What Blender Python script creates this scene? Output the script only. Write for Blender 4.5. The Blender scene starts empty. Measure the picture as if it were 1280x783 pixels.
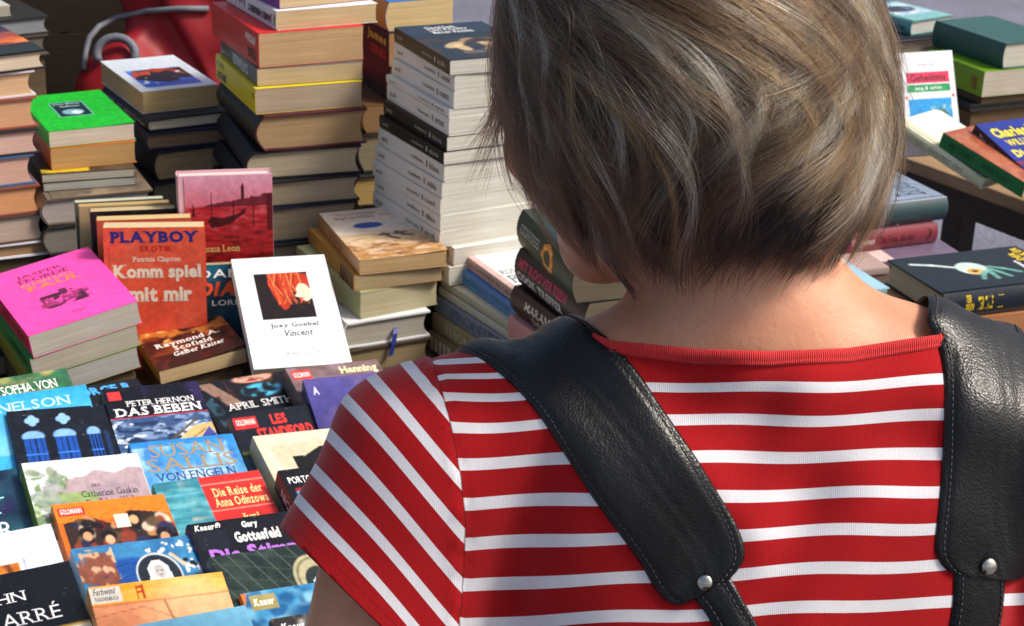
import bpy, math, random
import numpy as np
from mathutils import Vector, Matrix

# ------------------------------------------------------------------ camera, world, sun, exposure
scene = bpy.context.scene
COL = scene.collection
RAD = math.radians
CAM_Z, PITCH, ROLL, FPX = 1.70, RAD(22), RAD(2), 2200.0
cd = bpy.data.cameras.new('camera')
cam = bpy.data.objects.new('camera', cd)
COL.objects.link(cam)
scene.camera = cam
cd.sensor_width = 36.0
cd.lens = 36.0 * FPX / 1280.0
cd.clip_start = 0.05
cd.clip_end = 500.0
cd.dof.use_dof = True
cd.dof.focus_distance = 1.12
cd.dof.aperture_fstop = 32.0
FWD = Vector((0, math.cos(PITCH), -math.sin(PITCH)))
UPV = Vector((0, math.sin(PITCH), math.cos(PITCH)))
XV = Vector((1, 0, 0))
RIGHT = XV * math.cos(ROLL) + UPV * math.sin(ROLL)
UP = -XV * math.sin(ROLL) + UPV * math.cos(ROLL)
M = Matrix((RIGHT, UP, -FWD)).transposed().to_4x4()
M.translation = Vector((0, 0, CAM_Z))
cam.matrix_world = M

SUN_EL, SUN_AZ = RAD(50), RAD(98)      # azimuth clockwise from +Y (the view direction)
world = bpy.data.worlds.new('World')
scene.world = world
world.use_nodes = True
wn, wl = world.node_tree.nodes, world.node_tree.links
bg = wn['Background']
sky = wn.new('ShaderNodeTexSky')
sky.sky_type = 'NISHITA'
sky.sun_disc = False
sky.dust_density = 5.0
sky.ozone_density = 0.4
sky.sun_elevation = SUN_EL
sky.sun_rotation = SUN_AZ
wl.new(sky.outputs[0], bg.inputs[0])
bg.inputs[1].default_value = 0.12
sd = bpy.data.lights.new('sun', 'SUN')
sun = bpy.data.objects.new('sun', sd)
COL.objects.link(sun)
sd.energy = 3.0
sd.angle = RAD(14)
sd.color = (1.0, 0.93, 0.84)
sdir = Vector((math.sin(SUN_AZ) * math.cos(SUN_EL), math.cos(SUN_AZ) * math.cos(SUN_EL), math.sin(SUN_EL)))
sun.rotation_euler = (-sdir).to_track_quat('-Z', 'Y').to_euler()
sun.location = (3, 3, 5)
scene.view_settings.view_transform = 'Standard'
scene.view_settings.look = 'None'
scene.view_settings.exposure = 0.30
scene.view_settings.gamma = 1.0
scene.render.engine = 'CYCLES'
scene.cycles.max_bounces = 6
scene.cycles.use_denoising = True

rng = np.random.default_rng(7)
random.seed(11)

# ------------------------------------------------------------------ helpers
def lin(c):
    if isinstance(c, str):
        c = c.lstrip('#')
        c = [int(c[i:i + 2], 16) / 255 for i in (0, 2, 4)]
    c = np.asarray(c, float)
    return np.where(c <= 0.04045, c / 12.92, ((c + 0.055) / 1.055) ** 2.4)

def tag(o, label=None, cat=None, group=None, kind=None):
    if label: o['label'] = label
    if cat: o['category'] = cat
    if group: o['group'] = group
    if kind: o['kind'] = kind
    return o

def empty(name, loc=(0, 0, 0), rot=(0, 0, 0)):
    o = bpy.data.objects.new(name, None)
    o.empty_display_size = 0.05
    o.location = loc
    o.rotation_euler = rot
    COL.objects.link(o)
    return o

def mesh_obj(name, verts, faces, mat, parent=None, smooth=False, color=None):
    me = bpy.data.meshes.new(name)
    verts = np.asarray(verts, dtype=np.float32)
    if isinstance(faces, np.ndarray):
        n, k = faces.shape
        me.vertices.add(len(verts)); me.vertices.foreach_set('co', verts.ravel())
        me.loops.add(n * k); me.loops.foreach_set('vertex_index', faces.astype(np.int32).ravel())
        me.polygons.add(n); me.polygons.foreach_set('loop_start', np.arange(0, n * k, k, dtype=np.int32))
        me.update(calc_edges=True)
    else:
        me.from_pydata([tuple(v) for v in verts.tolist()], [], faces)
        me.update()
    mats = mat if isinstance(mat, (list, tuple)) else [mat]
    for m_ in mats:
        me.materials.append(m_)
    if smooth:
        me.polygons.foreach_set('use_smooth', np.ones(len(me.polygons), bool))
    o = bpy.data.objects.new(name, me)
    if color is not None:
        o.color = (*[float(x) for x in lin(color)], 1.0)
    COL.objects.link(o)
    if parent is not None:
        o.parent = parent
    return o

class MB:
    """collects simple solids into one mesh"""
    def __init__(s): s.v, s.f = [], []
    def add(s, v, f):
        b = len(s.v); s.v += [tuple(p) for p in v]; s.f += [tuple(i + b for i in q) for q in f]
    def box(s, x0, x1, y0, y1, z0, z1, M=None):
        v = [Vector(p) for p in ((x0,y0,z0),(x1,y0,z0),(x1,y1,z0),(x0,y1,z0),(x0,y0,z1),(x1,y0,z1),(x1,y1,z1),(x0,y1,z1))]
        if M is not None: v = [M @ p for p in v]
        s.add(v, [(0,3,2,1),(4,5,6,7),(0,1,5,4),(1,2,6,5),(2,3,7,6),(3,0,4,7)])
    def tube(s, pts, r, n=10, cap=True):
        pts = [Vector(p) for p in pts]
        rs = r if isinstance(r, (list, tuple)) else [r] * len(pts)
        rings = []
        t0 = (pts[1] - pts[0]).normalized()
        nrm = t0.orthogonal().normalized()
        for i, p in enumerate(pts):
            t = (pts[min(i + 1, len(pts) - 1)] - pts[max(i - 1, 0)]).normalized()
            nrm = (nrm - t * nrm.dot(t)).normalized()
            b = t.cross(nrm)
            rings.append([p + (nrm * math.cos(a) + b * math.sin(a)) * rs[i] for a in [2 * math.pi * k / n for k in range(n)]])
        v = [q for rg in rings for q in rg]
        f = []
        for i in range(len(pts) - 1):
            for k in range(n):
                a, b2 = i * n + k, i * n + (k + 1) % n
                f.append((a, b2, b2 + n, a + n))
        if cap:
            f.append(tuple(range(n))[::-1]); f.append(tuple((len(pts) - 1) * n + k for k in range(n)))
        s.add(v, f)
    def build(s, name, mat, parent=None, smooth=False, color=None, bevel=0):
        o = mesh_obj(name, s.v, s.f, mat, parent, smooth, color)
        if bevel:
            m = o.modifiers.new('bevel', 'BEVEL'); m.width = bevel; m.segments = 2; m.limit_method = 'ANGLE'
        return o

# ------------------------------------------------------------------ materials
def newmat(name):
    m = bpy.data.materials.new(name)
    m.use_nodes = True
    nt = m.node_tree
    return m, nt, nt.nodes['Principled BSDF']

class NT:
    def __init__(s, nt): s.nt = nt
    def n(s, t, **kw):
        nd = s.nt.nodes.new('ShaderNode' + t)
        for k, v in kw.items(): setattr(nd, k, v)
        return nd
    def l(s, a, b): s.nt.links.new(a, b)
    def math(s, op, a, b=None, clamp=False):
        nd = s.n('Math', operation=op, use_clamp=clamp)
        for i, x in enumerate((a, b)):
            if x is None: continue
            if hasattr(x, 'type') and not isinstance(x, (int, float)): s.l(x, nd.inputs[i])
            else: nd.inputs[i].default_value = x
        return nd.outputs[0]
    def mix(s, fac, a, b, mode='MIX'):
        nd = s.n('Mix', data_type='RGBA', blend_type=mode)
        for sock, x in ((nd.inputs['Factor'], fac), (nd.inputs[6], a), (nd.inputs[7], b)):
            if hasattr(x, 'type') and not isinstance(x, (tuple, list, float, int, np.ndarray)): s.l(x, sock)
            elif isinstance(x, (float, int)): sock.default_value = x
            else: sock.default_value = (*[float(q) for q in x[:3]], 1)
        return nd.outputs[2]
    def noise(s, vec, scale, detail=3, rough=0.5, stretch=None):
        if stretch is not None:
            mp = s.n('Mapping'); mp.inputs['Scale'].default_value = stretch; s.l(vec, mp.inputs[0]); vec = mp.outputs[0]
        nd = s.n('TexNoise'); nd.inputs['Scale'].default_value = scale; nd.inputs['Detail'].default_value = detail
        nd.inputs['Roughness'].default_value = rough; s.l(vec, nd.inputs['Vector'])
        return nd.outputs['Fac']
    def ramp(s, fac, stops):
        nd = s.n('ValToRGB'); s.l(fac, nd.inputs[0]); cr = nd.color_ramp
        while len(cr.elements) < len(stops): cr.elements.new(0.5)
        for e, (p, c) in zip(cr.elements, stops):
            e.position = p; e.color = (*[float(q) for q in (c if not isinstance(c, (int, float)) else (c, c, c))], 1)
        return nd.outputs[0]
    def bump(s, h, strength, dist, bsdf, normal=None):
        nd = s.n('Bump'); nd.inputs['Strength'].default_value = strength; nd.inputs['Distance'].default_value = dist
        s.l(h, nd.inputs['Height'])
        if normal is not None: s.l(normal, nd.inputs['Normal'])
        s.l(nd.outputs[0], bsdf.inputs['Normal'])
        return nd.outputs[0]

def obj_tex(h):
    return h.n('TexCoord').outputs['Object']

def mat_pages():
    m, nt, b = newmat('page_edges'); h = NT(nt); oc = obj_tex(h)
    info = h.n('ObjectInfo')
    l1 = h.noise(oc, 1.0, 4, 0.7, (14, 14, 1500))
    l2 = h.noise(oc, 1.0, 2, 0.5, (5, 5, 420))
    blot = h.noise(oc, 18, 3)
    f = h.ramp(l1, [(0.3, 0.70), (0.7, 1.06)])
    f2 = h.ramp(l2, [(0.3, 0.84), (0.7, 1.05)])
    f3 = h.ramp(blot, [(0.3, (0.93, 0.91, 0.86)), (0.65, (1, 1, 1))])
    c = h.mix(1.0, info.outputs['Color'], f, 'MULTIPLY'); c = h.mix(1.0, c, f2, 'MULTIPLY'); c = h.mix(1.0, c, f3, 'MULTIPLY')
    h.l(c, b.inputs['Base Color']); b.inputs['Roughness'].default_value = 0.85
    h.bump(l1, 0.5, 0.0006, b)
    return m

def mat_cover(name='printed_cover', rough=0.38, attr=False, wear=True):
    m, nt, b = newmat(name); h = NT(nt); oc = obj_tex(h)
    if attr:
        a = h.n('Attribute'); a.attribute_name = 'print'; base = a.outputs['Color']
    else:
        base = h.n('ObjectInfo').outputs['Color']
    n1 = h.noise(oc, 60, 5, 0.7)
    n2 = h.noise(oc, 9, 3)
    v = h.ramp(n2, [(0.3, 0.9), (0.7, 1.05)])
    c = h.mix(1.0, base, v, 'MULTIPLY')
    if wear:
        sc = h.ramp(h.noise(oc, 150, 2, 0.5, (1, 6, 6)), [(0.70, 0.0), (0.80, 0.35)])
        c = h.mix(sc, c, (0.75, 0.74, 0.72))
    h.l(c, b.inputs['Base Color'])
    r = h.math('MULTIPLY_ADD', n1, 0.22); nt.nodes[-1].inputs[2].default_value = rough - 0.1
    h.l(r, b.inputs['Roughness'])
    b.inputs['Specular IOR Level'].default_value = 0.42
    h.bump(n2, 0.25, 0.004, b)
    return m

def mat_simple(name, color, rough=0.6, spec=0.4, metal=0.0, nscale=40, namt=0.15, bump=0.2, bdist=0.001, stretch=None):
    m, nt, b = newmat(name); h = NT(nt); oc = obj_tex(h)
    c = lin(color)
    n = h.noise(oc, nscale, 5, 0.6, stretch)
    v = h.ramp(n, [(0.25, tuple(c * (1 - namt))), (0.75, tuple(np.minimum(c * (1 + namt), 1)))])
    h.l(v, b.inputs['Base Color'])
    b.inputs['Roughness'].default_value = rough; b.inputs['Specular IOR Level'].default_value = spec
    b.inputs['Metallic'].default_value = metal
    if bump: h.bump(n, bump, bdist, b)
    return m

M_PAGE = mat_pages()
M_COVER = mat_cover()
M_CLOTHC = mat_cover('cloth_cover', rough=0.65, wear=False)
M_PRINT = mat_cover('printed_picture', rough=0.34, attr=True)
_inks = {}
def ink(c):
    if c not in _inks:
        _inks[c] = mat_simple('ink_' + c.lstrip('#'), c, 0.4, 0.4, 0, 60, 0.06, 0)
    return _inks[c]

# ------------------------------------------------------------------ measured poses of the books
POSE = {  # x, y, z of the underside centre (m), yaw, tilt, roll (deg), width, height, thickness (m)
 'A1': (-0.6868,2.1427,1.1519,37.13,0.00,0.00,0.1239,0.190,0.0232),
 'A2': (-0.6943,2.1422,1.1200,32.38,0.00,0.00,0.1203,0.190,0.0313),
 'A3': (-0.6907,2.1406,1.0818,30.97,0.00,0.00,0.1192,0.190,0.0376),
 'A4': (-0.6880,2.1358,1.0502,28.89,0.00,0.00,0.1205,0.190,0.0310),
 'A5': (-0.6944,2.1302,1.0122,29.88,0.00,0.00,0.1175,0.190,0.0374),
 'A6': (-0.6892,2.1269,0.9758,29.35,0.00,0.00,0.1209,0.190,0.0358),
 'A7': (-0.6855,2.1287,0.9400,28.07,0.00,0.00,0.1212,0.190,0.0352),
 'A8': (-0.6812,2.1309,0.9206,26.13,0.00,0.00,0.1261,0.190,0.0188),
 'B1': (-0.8469,2.5738,1.1162,35.43,0.00,0.00,0.1200,0.180,0.0149),
 'B2': (-0.8047,2.5814,1.0902,35.87,0.00,0.00,0.1374,0.190,0.0254),
 'B3': (-0.8046,2.5783,1.0593,34.75,0.00,0.00,0.1356,0.190,0.0303),
 'C1': (-0.5788,2.2211,1.0457,27.52,0.00,0.00,0.1105,0.175,0.0208),
 'C2': (-0.5742,2.2188,1.0168,24.91,0.00,0.00,0.1084,0.175,0.0283),
 'C3': (-0.5701,2.2027,1.0058,19.82,0.00,0.00,0.1162,0.180,0.0105),
 'C4': (-0.5712,2.2019,0.9947,21.21,0.00,0.00,0.1162,0.180,0.0105),
 'C5': (-0.5630,2.1864,0.9594,24.61,0.00,0.00,0.1328,0.200,0.0346),
 'C6': (-0.5653,2.1849,0.9206,25.31,0.00,0.00,0.1309,0.200,0.0382),
 'D1': (-0.5042,2.3905,1.0461,30.40,0.00,0.00,0.1087,0.180,0.0299),
 'D2': (-0.4837,2.3751,1.0279,30.99,0.00,0.00,0.1298,0.190,0.0177),
 'D3': (-0.4803,2.3675,1.0040,27.22,0.00,0.00,0.1251,0.190,0.0233),
 'D4': (-0.4788,2.3677,0.9620,30.76,0.00,0.00,0.1211,0.200,0.0414),
 'D5': (-0.4820,2.3649,0.9206,32.56,0.00,0.00,0.1333,0.200,0.0408),
 'E1': (-0.2942,2.2773,1.2219,34.18,0.00,0.00,0.1403,0.180,0.0190),
 'E2': (-0.2880,2.2639,1.1972,28.96,0.00,0.00,0.1374,0.180,0.0241),
 'E3': (-0.3053,2.2503,1.1533,27.16,0.00,0.00,0.1401,0.190,0.0433),
 'E4': (-0.2994,2.2422,1.1303,23.67,0.00,0.00,0.1392,0.180,0.0224),
 'E5': (-0.3031,2.2378,1.0969,24.30,0.00,0.00,0.1407,0.190,0.0328),
 'E6': (-0.2947,2.2357,1.0508,23.39,0.00,0.00,0.1347,0.200,0.0456),
 'E7': (-0.2986,2.2318,1.0134,20.03,0.00,0.00,0.1383,0.200,0.0367),
 'E8': (-0.3026,2.2215,0.9790,21.69,0.00,0.00,0.1396,0.200,0.0338),
 'E9': (-0.3070,2.2178,0.9324,23.43,0.00,0.00,0.1404,0.200,0.0460),
 'E10': (-0.3077,2.2103,0.8906,23.75,0.00,0.00,0.1381,0.200,0.0412),
 'F1': (-0.1767,2.4475,1.1548,27.79,0.00,0.00,0.0976,0.170,0.0404),
 'F2': (-0.1723,2.4456,1.1078,25.27,0.00,0.00,0.1008,0.180,0.0463),
 'F3': (-0.1665,2.4392,1.0580,23.53,0.00,0.00,0.1001,0.180,0.0492),
 'F4': (-0.1891,2.4246,1.0203,23.64,0.00,0.00,0.1186,0.180,0.0372),
 'F5': (-0.1877,2.4185,0.9650,22.09,0.00,0.00,0.1213,0.180,0.0547),
 'F6': (-0.1926,2.4082,0.9206,22.99,0.00,0.00,0.1293,0.190,0.0438),
 'G1': (-0.0677,2.1312,1.1805,25.46,0.00,0.00,0.1202,0.180,0.0183),
 'G2': (-0.0648,2.1353,1.1605,27.47,0.00,0.00,0.1217,0.180,0.0194),
 'G3': (-0.0663,2.1343,1.1394,28.34,0.00,0.00,0.1230,0.180,0.0205),
 'G4': (-0.0718,2.1328,1.1290,28.98,0.00,0.00,0.1249,0.180,0.0098),
 'G5': (-0.0710,2.1313,1.1067,28.59,0.00,0.00,0.1247,0.180,0.0217),
 'G6': (-0.0741,2.1300,1.0883,29.27,0.00,0.00,0.1257,0.180,0.0179),
 'G7': (-0.0778,2.1289,1.0717,29.90,0.00,0.00,0.1277,0.180,0.0160),
 'G8': (-0.0782,2.1313,1.0490,30.86,0.00,0.00,0.1283,0.180,0.0221),
 'G9': (-0.0805,2.1303,1.0291,31.24,0.00,0.00,0.1302,0.180,0.0192),
 'G10': (-0.0827,2.1292,1.0081,31.84,0.00,0.00,0.1312,0.180,0.0204),
 'G11': (-0.0812,2.1278,0.9880,31.16,0.00,0.00,0.1308,0.180,0.0195),
 'G12': (-0.0816,2.1270,0.9678,31.56,0.00,0.00,0.1328,0.180,0.0196),
 'G13': (-0.0615,2.1268,0.9443,29.87,0.00,0.00,0.1306,0.180,0.0229),
 'G14': (-0.0650,2.1221,0.9206,29.06,0.00,0.00,0.1309,0.180,0.0231),
 'H1': (-0.1650,2.0555,0.9532,21.93,0.00,0.00,0.1110,0.180,0.0183),
 'H2': (-0.1745,2.0548,0.9332,24.32,0.00,0.00,0.1131,0.180,0.0194),
 'H3': (-0.1843,2.0518,0.8986,32.14,0.00,0.00,0.1057,0.180,0.0340),
 'H4': (-0.1920,2.0414,0.8648,27.67,0.00,0.00,0.1098,0.190,0.0332),
 'H5': (-0.1905,2.0383,0.8306,28.27,0.00,0.00,0.1107,0.190,0.0336),
 'P1': (-0.5133,1.8658,0.9296,31.76,3.04,-9.13,0.1266,0.170,0.0280),
 'P2': (-0.5139,1.8672,0.9027,30.76,3.04,-9.13,0.1246,0.170,0.0260),
 'P3': (-0.5144,1.8686,0.8757,29.76,3.04,-9.13,0.1246,0.170,0.0260),
 'O1': (-0.7120,1.9487,0.8592,52.34,0.00,0.00,0.1396,0.190,0.0359),
 'O2': (-0.7010,1.9224,0.8306,49.20,0.00,0.00,0.1316,0.190,0.0280),
 'Sc': (-0.3837,1.9174,0.8649,25.39,-0.52,-6.97,0.1049,0.155,0.0170),
 'I1': (0.0349,1.9826,0.9384,-61.82,0.00,0.00,0.1800,0.120,0.0147),
 'I2': (0.0262,1.9899,0.9187,-59.47,0.00,0.00,0.1800,0.120,0.0191),
 'I3': (0.0125,1.9909,0.9086,-57.94,0.00,0.00,0.1900,0.120,0.0096),
 'I4': (0.0102,1.9934,0.8973,-57.28,0.00,0.00,0.1900,0.120,0.0107),
 'I5': (0.0054,1.9967,0.8752,-55.97,0.00,0.00,0.1900,0.120,0.0215),
 'I6': (0.0031,1.9878,0.8529,-57.21,0.00,0.00,0.1900,0.120,0.0216),
 'I7': (-0.0029,1.9815,0.8306,-56.83,0.00,0.00,0.1900,0.120,0.0217),
 'J1': (0.0938,1.8177,1.0214,-70.87,0.00,0.00,0.1800,0.120,0.0441),
 'J2': (0.0983,1.8221,0.9790,-65.58,0.00,0.00,0.1800,0.120,0.0418),
 'J3': (0.0961,1.8175,0.9469,-62.85,0.00,0.00,0.1800,0.120,0.0314),
 'J4': (0.0927,1.8097,0.9206,-60.83,0.00,0.00,0.1800,0.120,0.0257),
 'K1': (0.5170,2.4954,0.8728,24.13,0.00,0.00,0.2000,0.130,0.0352),
 'K2': (0.5102,2.4764,0.8417,24.23,0.00,0.00,0.1900,0.120,0.0305),
 'K3': (0.5367,2.4471,0.8326,18.05,0.00,0.00,0.2000,0.140,0.0085),
 'K4': (0.4638,2.3865,0.8312,19.77,0.00,0.00,0.1047,0.120,0.0108),
 'K6': (0.4477,2.2569,0.8497,23.05,0.00,0.00,0.0779,0.120,0.0103),
 'K5': (0.4145,2.2359,0.8648,18.52,0.00,0.00,0.0778,0.130,0.0102),
 'L1': (0.6040,2.1376,0.8856,21.62,0.00,0.00,0.2000,0.130,0.0343),
 'L2': (0.5972,2.1234,0.8306,20.92,0.00,0.00,0.1900,0.120,0.0544),
 'M1': (0.8274,3.7939,0.8741,37.81,0.00,0.00,0.1300,0.160,0.0309),
 'M2': (0.8350,3.7936,0.8633,28.45,0.00,0.00,0.2626,0.190,0.0102),
 'M3': (0.7816,3.7105,0.8509,26.80,0.00,0.00,0.1793,0.180,0.0118),
 'M5': (0.9828,3.5982,0.8629,27.07,0.00,0.00,0.1500,0.220,0.0521),
 'M6': (0.9490,3.5587,0.8098,24.45,0.00,0.00,0.1400,0.190,0.0524),
 'M7': (0.9332,3.5565,0.7801,24.23,0.00,0.00,0.1500,0.200,0.0149),
 'M9': (0.7864,3.0439,0.8090,-44.82,0.00,18.15,0.2000,0.130,0.0220),
 'M10': (0.8478,2.9705,0.8095,-51.26,0.00,13.33,0.1900,0.120,0.0280),
 'M11': (0.8971,2.9829,0.8174,-60.21,0.00,19.17,0.1800,0.120,0.0240),
 'sophia': (-0.4920,1.6507,0.8662,29.11,16.91,0.00,0.1090,0.180,0.0200),
 'george': (-0.4036,1.6728,0.8536,37.58,15.04,5.72,0.1034,0.180,0.0200),
 'nelson': (-0.4682,1.6096,0.8663,24.35,16.98,0.00,0.1090,0.180,0.0200),
 'gothic': (-0.4421,1.5873,0.8538,22.46,15.02,4.02,0.1054,0.180,0.0280),
 'dark': (-0.4838,1.4126,0.8663,27.18,17.00,-0.00,0.1090,0.180,0.0200),
 'whitepic': (-0.4239,1.3057,0.8663,27.41,16.96,0.00,0.1110,0.180,0.0200),
 'carre': (-0.3848,1.2183,0.8677,27.79,16.97,-0.00,0.1130,0.190,0.0300),
 'hernon': (-0.3563,1.6473,0.8574,23.70,16.42,3.08,0.1044,0.180,0.0250),
 'sallis': (-0.2976,1.5241,0.8621,24.55,16.43,4.07,0.1071,0.180,0.0180),
 'gaskin': (-0.3823,1.4483,0.8667,24.62,16.18,4.80,0.1118,0.180,0.0280),
 'people': (-0.3405,1.3858,0.8576,25.29,15.30,5.42,0.1056,0.180,0.0280),
 'nun': (-0.2998,1.3092,0.8629,26.73,14.72,5.67,0.1090,0.180,0.0220),
 'bridge': (-0.2649,1.2246,0.8733,23.19,16.19,4.30,0.1153,0.180,0.0220),
 'blue': (-0.2319,1.1701,0.8724,25.03,17.13,0.97,0.1141,0.180,0.0200),
 'april': (-0.2588,1.6941,0.8545,28.38,15.18,1.53,0.1037,0.180,0.0220),
 'standi': (-0.2136,1.6033,0.8583,23.12,16.47,1.39,0.1050,0.180,0.0220),
 'ivory': (-0.1765,1.5511,0.8590,26.88,14.73,5.08,0.1069,0.180,0.0240),
 'porto': (-0.1414,1.4799,0.8582,26.62,15.03,4.35,0.1061,0.180,0.0240),
 'reise': (-0.2561,1.4550,0.8623,26.72,15.73,3.70,0.1078,0.180,0.0120),
 'knaur': (-0.2095,1.3646,0.8602,25.06,15.57,3.15,0.1068,0.180,0.0220),
 'laby': (-0.1747,1.3153,0.8619,30.67,13.14,6.21,0.1098,0.180,0.0200),
 'kblue': (-0.1460,1.2607,0.8543,25.24,15.02,3.74,0.1038,0.180,0.0200),
 'kgrey': (-0.1146,1.2217,0.8542,25.05,15.20,3.36,0.1036,0.180,0.0200),
 'henning': (-0.1637,1.7117,0.8637,26.41,15.38,3.55,0.1089,0.180,0.0240),
 'purple': (-0.1416,1.6611,0.8679,19.46,17.02,0.13,0.1120,0.190,0.0240),
 'vincent': (-0.2630,1.9210,0.9024,17.14,22.46,1.14,0.1133,0.185,0.0200),
 'playboy': (-0.4249,1.9568,0.9188,8.00,88.00,0.00,0.1170,0.179,0.0220),
 's4': (-0.4426,1.9831,0.9185,12.00,88.00,0.00,0.1106,0.178,0.0180),
 's3': (-0.4609,2.0067,0.9195,14.00,88.00,0.00,0.1014,0.180,0.0160),
 's2': (-0.4756,2.0256,0.9188,15.00,88.00,0.00,0.1081,0.179,0.0120),
 's1': (-0.4855,2.0433,0.9184,16.00,88.00,0.00,0.1071,0.178,0.0120),
 'leon': (-0.3549,2.0347,0.9551,13.00,88.00,0.00,0.1129,0.192,0.0260),
 'dan': (-0.3354,1.9836,0.8932,14.00,80.00,0.00,0.1068,0.114,0.0160),
 'M4': (0.7445,3.1612,0.8651,18.18,65.21,-2.10,0.1184,0.190,0.0180),
}

# ------------------------------------------------------------------ book print: lettering and pictures
_gl = {}
SERIF = {'A': ((.04,0),(.96,0)), 'B': ((.05,0),(.05,1)), 'D': ((.05,0),(.05,1)), 'E': ((.05,0),(.05,1)), 'F': ((.12,0),(.05,1)),
 'H': ((.1,0),(.1,1),(.9,0),(.9,1)), 'I': ((.5,0),(.5,1)), 'J': ((.8,1),), 'K': ((.1,0),(.1,1),(.92,0),(.88,1)), 'L': ((.05,0),(.12,1)),
 'M': ((.08,0),(.92,0),(.06,1),(.94,1)), 'N': ((.1,0),(.1,1),(.9,1)), 'P': ((.14,0),(.05,1)), 'R': ((.12,0),(.05,1),(.95,0)), 'T': ((.5,0),),
 'U': ((.1,1),(.9,1)), 'V': ((.05,1),(.95,1)), 'W': ((.04,1),(.5,1),(.96,1)), 'X': ((.06,0),(.94,0),(.06,1),(.94,1)), 'Y': ((.05,1),(.95,1),(.5,0)),
 'n': ((.12,0),(.88,0)), 'm': ((.08,0),(.5,0),(.92,0)), 'r': ((.3,0),), 'i': ((.5,0),), 'l': ((.5,0),(.3,1)), 'k': ((.1,0),(.92,0)), 'h': ((.1,0),(.9,0)),
 'd': ((.9,0),), 'u': ((.9,0),), 'p': ((.15,0),), 'f': ((.45,0),), 'y': ((.06,1),(.94,1))}

def glyph(ch, bold):
    k = (ch, bold)
    if k not in _gl:
        cu = bpy.data.curves.new('g', 'FONT')
        cu.body = ch; cu.resolution_u = 2; cu.offset = bold; cu.fill_mode = 'FRONT'
        o = bpy.data.objects.new('g', cu)
        me = bpy.data.meshes.new_from_object(o)
        v = np.array([tuple(p.co)[:2] for p in me.vertices]) if len(me.vertices) else np.zeros((0, 2))
        f = [tuple(p.vertices) for p in me.polygons]
        bpy.data.objects.remove(o); bpy.data.curves.remove(cu); bpy.data.meshes.remove(me)
        _gl[k] = (v, f)
    return _gl[k]

def layout(text, style=''):
    """2D letters: returns verts (n,2), faces. style letters: b bold, B very bold, s serif, i italic, t tight"""
    bold = 0.045 if 'B' in style else (0.018 if 'b' in style else 0.0)
    V, F, x, n = [], [], 0.0, 0
    gap = 0.03 if 't' in style else 0.09
    for ch in text:
        if ch == ' ': x += 0.30; continue
        v, f = glyph(ch, bold)
        if len(v) == 0: x += 0.3; continue
        x0, x1 = v[:, 0].min(), v[:, 0].max(); y0, y1 = v[:, 1].min(), v[:, 1].max()
        w = v.copy(); w[:, 0] += x - x0
        V.append(w); F += [tuple(i + n for i in q) for q in f]; n += len(w)
        if 's' in style and ch in SERIF:
            for sx, sy in SERIF[ch]:
                cx = x + (x1 - x0) * sx; yy = max(y0, -0.02) if sy == 0 else y1
                hw, hh = 0.13, 0.055
                ya, yb = (yy, yy + hh) if sy == 0 else (yy - hh, yy)
                V.append(np.array([[cx - hw, ya], [cx + hw, ya], [cx + hw, yb], [cx - hw, yb]])); F.append((n, n + 1, n + 2, n + 3)); n += 4
        x += (x1 - x0) + gap
    V = np.concatenate(V)
    if 'i' in style: V[:, 0] += V[:, 1] * 0.25
    return V, F

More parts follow.
